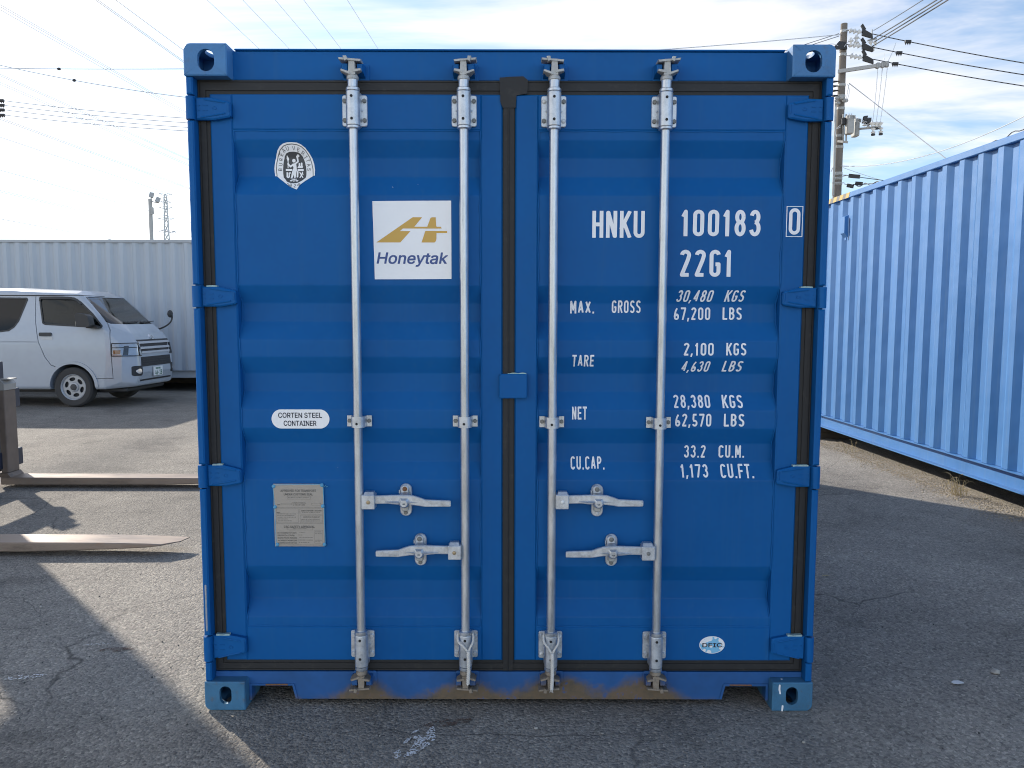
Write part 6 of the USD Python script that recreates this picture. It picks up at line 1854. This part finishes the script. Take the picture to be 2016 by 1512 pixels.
# ---------------------------------------------------------------- lattice pylon far off and the lamp post behind the grey container
def pylon(px_, ytop, ybase, y, label):
    top, low = on(px_, ytop, y), on(px_ + 1.5, ybase, y)
    H = top[2]
    t = thing('lattice_pylon', label, 'pylon', (low[0], y, 0), 0.3, local=True)
    sc = (y - EYE[1]) / 1520
    wid = lambda z: sc * (5.2 + 13 * max(0.0, (1 - z / H)) ** 1.3) / 1.0
    r = 0.13 * (y / 330)
    levels = np.linspace(0, H * .97, 15)
    for sx_ in (-1, 1):
        for sy_ in (-1, 1):
            obj('leg', MB().tube([(sx_ * wid(z) / 2, sy_ * wid(z) / 2, z) for z in levels] + [(0, 0, H)], r * 1.5, 4), 'pylon_steel', t)
    for side in range(4):
        mb = MB()
        a = side * PI / 2
        c, s = math.cos(a), math.sin(a)
        R = lambda x, yy, z: (c * x - s * yy, s * x + c * yy, z)
        for z0, z1 in zip(levels[:-1], levels[1:]):
            w0, w1 = wid(z0) / 2, wid(z1) / 2
            mb.tube([R(-w0, w0, z0), R(w1, w1, z1)], r, 4); mb.tube([R(w0, w0, z0), R(-w1, w1, z1)], r, 4); mb.tube([R(-w1, w1, z1), R(w1, w1, z1)], r, 4)
        o = obj('bracing', mb, 'pylon_steel', t)
        tag(o, kind='stuff')
    for frac, half in ((.99, 11), (.89, 9), (.82, 12), (.68, 14), (.52, 16), (.36, 17)):
        z = on(px_, ytop + (470 - ytop) * (1 - frac) / .64 * .62, y)[2] if False else H * (1 - (1 - frac) * .62)
        hw = sc * half
        mb = MB()
        for s in (-1, 1):
            for dz in (-.6, .5):
                mb.tube([(s * wid(z) / 2, 0, z + dz * sc * 4), (s * hw, 0, z + sc * 1)], r, 4)
            mb.tube([(s * hw, 0, z + sc), (s * hw * 1.02, 0, z - sc * 3)], r * .8, 4)
        mb.tube([(-wid(z) / 2, 0, z), (wid(z) / 2, 0, z)], r, 4)
        obj('pylon_arm', mb, 'pylon_steel', t)
    return t


pylon(327, 381, 470, 300.0, 'tall pale lattice pylon far beyond the pale grey container')
LY = 24.0
lt, lb = on(295.5, 392, LY), on(295.5, 470, LY)
LP = thing('lamp_post', 'grey post with two floodlights rising behind the pale grey container', 'lamp post', (lt[0], LY, 0))
obj('post', MB().tube([(lt[0], LY, 0), (lt[0], LY, lt[2])], 0.065, 12), 'steel_fitting', LP, smooth=40)
for (cx_, cy_, tilt) in ((298.5, 384.5, 0.15), (311, 394, 0.35)):
    c = on(cx_, cy_, LY - .05)
    m = m3d.Manifold.hull_points(np.array([(-.07, -.05, -.09), (.07, -.05, -.09), (-.07, -.05, .09), (.07, -.05, .09), (-.055, .07, -.06), (.055, .07, -.06), (-.055, .07, .06), (.055, .07, .06)])).rotate([-20, math.degrees(tilt), 10]).translate(list(c))
    hd = obj('floodlight', MB().add(m), 'steel_fitting', LP)
    b = np.array([lt[0], LY, lt[2] - .05])
    obj('lamp_bracket', MB().tube(bez(b, b + np.array([.1, 0, -.06]) if cx_ > 305 else b + np.array([0, 0, .03]), c - np.array([0, 0, .08]), 6), .02, 6), 'steel_fitting', hd)
c = on(300, 415, LY - .1)
obj('control_box', MB().box(c[0] - .04, c[0] + .04, c[1] - .04, c[1] + .04, c[2] - .12, c[2] + .12, .01), 'steel_fitting', LP)

# ---------------------------------------------------------------- small things on the ground
def tuft(name, label, x, y, n, h, spread, seed):
    r = np.random.default_rng(seed)
    t = thing(name, label, 'weed', (x, y, 0), 0, local=True)
    st, bl = MB(), MB()
    for i in range(n):
        a, L = r.uniform(0, 2 * PI), h * r.uniform(.35, 1.0)
        o = r.normal(0, spread * .22, 2)
        d = np.array([math.cos(a), math.sin(a)]) * spread * r.uniform(.2, 1.0)
        pts = bez((o[0], o[1], 0), (o[0] + d[0] * .25, o[1] + d[1] * .25, L * .95), (o[0] + d[0], o[1] + d[1], L * r.uniform(.45, .95)), 7)
        (st if i % 4 == 0 else bl).tube(pts, np.linspace(.0022, .0007, 7), 4)
        if i % 4 == 0:
            for k in range(3):
                q = pts[-1] + r.normal(0, .006, 3)
                st.add(m3d.Manifold.sphere(.004, 6).translate(list(q)))
    a = obj('blades', bl, 'dry_straw', t); tag(a, kind='stuff')
    a = obj('seed_stems', st, 'dry_straw', t); tag(a, kind='stuff')


tuft('dry_weed', 'dry straw-coloured weed tuft at the foot of the light blue container', 3.99, 3.80, 30, .24, .20, 21)
tuft('dry_weed', 'single thin dry weed stalk by the far part of the light blue container', 4.0, 6.0, 6, .22, .18, 22)


def rock(name, label, cat, x, y, sx_, sy_, sz, m, seed, group=None):
    r = np.random.default_rng(seed)
    s = trimesh.creation.icosphere(2, 1.0)
    v = np.array(s.vertices)
    v = v * (0.72 + 0.5 * meshkit.noise(v * 1.7 + seed * 3.1, seed)[:, None])
    v = v * [sx_, sy_, sz] + [x, y, sz * .62]
    o = obj(name, (v, np.array(s.faces)), m)
    tag(o, label, cat, group)


rock('pebble', 'pale stone on the shaded asphalt right of the blue container', 'stone', 2.165, .335, .020, .015, .013, 'stone_pale', 1)
rock('pebble', 'small pale stone in front of the blue container, right of the white paint mark', 'stone', .105, -.135, .008, .006, .005, 'stone_pale', 2)
lf = np.array([(-.026, .004), (-.012, .016), (.010, .017), (.026, .003), (.020, -.012), (-.004, -.014), (-.022, -.008)])
lz = .006 + .012 * meshkit.noise(np.column_stack([lf * 60, np.zeros(7)]), 4)
v = np.vstack([np.column_stack([lf + [1.935, .228], lz]), [[1.935, .228, .014]], np.column_stack([lf + [1.935, .228], lz - .0012])])
f = [[i, (i + 1) % 7, 7] for i in range(7)] + [[i, 8 + (i + 1) % 7, (i + 1) % 7] for i in range(7)] + [[i, 8 + i, 8 + (i + 1) % 7] for i in range(7)]
o = obj('paper_scrap', (v, np.array(f)), 'chip_white')
tag(o, 'curled white scrap of paper on the asphalt right of the blue container', 'paper scrap')
v2 = v.copy(); c0 = v2.mean(0); v2 = (v2 - c0) * [1.0, .45, .8] + [1.93, 1.62, .008]
o = obj('dry_leaf', (v2, np.array(f)), 'dry_straw')
tag(o, 'small pale dry leaf on the shaded asphalt beside the blue container', 'leaf')
# loose grit: too small and too many to count
r = np.random.default_rng(77)
mb = MB()
ico = trimesh.creation.icosphere(0, 1.0)
iv, if_ = np.array(ico.vertices), np.array(ico.faces)
for i in range(1500):
    d = r.uniform(0, 1) ** 1.6
    x, y = r.uniform(-3.2, 3.4) * (1 + .5 * d), -1.0 + 7.5 * d * r.uniform(.2, 1)
    if -1.25 < x < 1.25 and y > -.02:
        continue
    s = r.uniform(.0016, .0036) * (1 + .8 * (r.uniform() > .93))
    mb.add(iv * s * r.uniform(.6, 1.3, 3) + [x, y, s * .45], if_)
o = obj('loose_grit', mb, 'stone_pale')
tag(o, kind='stuff')
mb = MB()
for i in range(420):
    d = r.uniform(0, 1) ** 1.5
    x, y = r.uniform(-3.0, 4.2), -1.0 + 6.5 * d * r.uniform(.2, 1)
    if -1.25 < x < 1.25 and y > -.02:
        continue
    s = r.uniform(.002, .0048)
    mb.add(iv * s * r.uniform(.6, 1.3, 3) + [x, y, s * .4], if_)
o = obj('dark_grit', mb, 'stone_dark')
tag(o, kind='stuff')


# worn paint and scrapes on the ground: thin flakes
def flakes(name, label, cat, x, y, ax, lx, ly, n, size, m, seed, z=.0042):
    r = np.random.default_rng(seed)
    mb = MB()
    c, s = math.cos(ax), math.sin(ax)
    for i in range(n):
        u, w = r.uniform(-1, 1), r.uniform(-1, 1)
        if u * u + w * w > 1 or meshkit.noise(np.array([[u * 4.2 + 5, w * 3.3 + seed, 1.0]]), 3)[0] < .43:
            continue
        k = r.integers(5, 8)
        a = np.sort(r.uniform(0, 2 * PI, k))
        rad = size * r.uniform(.35, 1.0) * r.uniform(.5, 1.2, k)
        px_, py_ = u * lx + rad * np.cos(a), w * ly + rad * np.sin(a) * .8
        P_ = np.column_stack([x + c * px_ - s * py_, y + s * px_ + c * py_, np.full(k, z)])
        P_ = np.vstack([P_, [[x + c * u * lx - s * w * ly, y + s * u * lx + c * w * ly, z + .0004]]])
        mb.add(P_, np.array([[j, (j + 1) % k, k] for j in range(k)]))
    o = obj(name, mb, m)
    tag(o, label, cat)


flakes('paint_mark', 'worn white paint mark on the asphalt in front of the blue container', 'paint mark', -.345, -.235, 1.05, .120, .055, 1000, .0058, 'mark_white', 31)
flakes('paint_mark', 'small white paint scrape on the asphalt at the lower left edge', 'paint mark', -2.12, .28, .2, .085, .020, 150, .0070, 'mark_white', 32)
flakes('paint_mark', 'faint white scratch on the asphalt left of the blue container', 'paint mark', -1.98, .62, .25, .060, .012, 70, .0050, 'mark_white', 35)
flakes('rust_stain', 'faint rust coloured stain on the asphalt behind the white paint mark', 'stain', -.235, -.095, .25, .095, .022, 700, .0060, 'rust_stain', 33)
flakes('rust_stain', 'faint reddish stain on the asphalt left of the blue container', 'stain', -1.86, .56, .1, .080, .020, 600, .0060, 'rust_stain', 34)

# sandy grit gathered along the foot of the light blue container
mb = MB()
for i in range(2600):
    y = r.uniform(2.9, 7.0)
    x = 4.02 - .02 * (y - 3) - abs(r.normal(0, .10)) * (.4 + meshkit.noise(np.array([[y * 2.3, 0, 0]]), 5)[0]) + r.uniform(0, .3) * (r.uniform() > .5)
    s = r.uniform(.003, .0085)
    mb.add(iv * s * r.uniform(.6, 1.3, 3) * [1, 1, .6] + [x, y, s * .25], if_)
o = obj('sandy_grit', mb, 'sand_soil')
tag(o, kind='stuff')
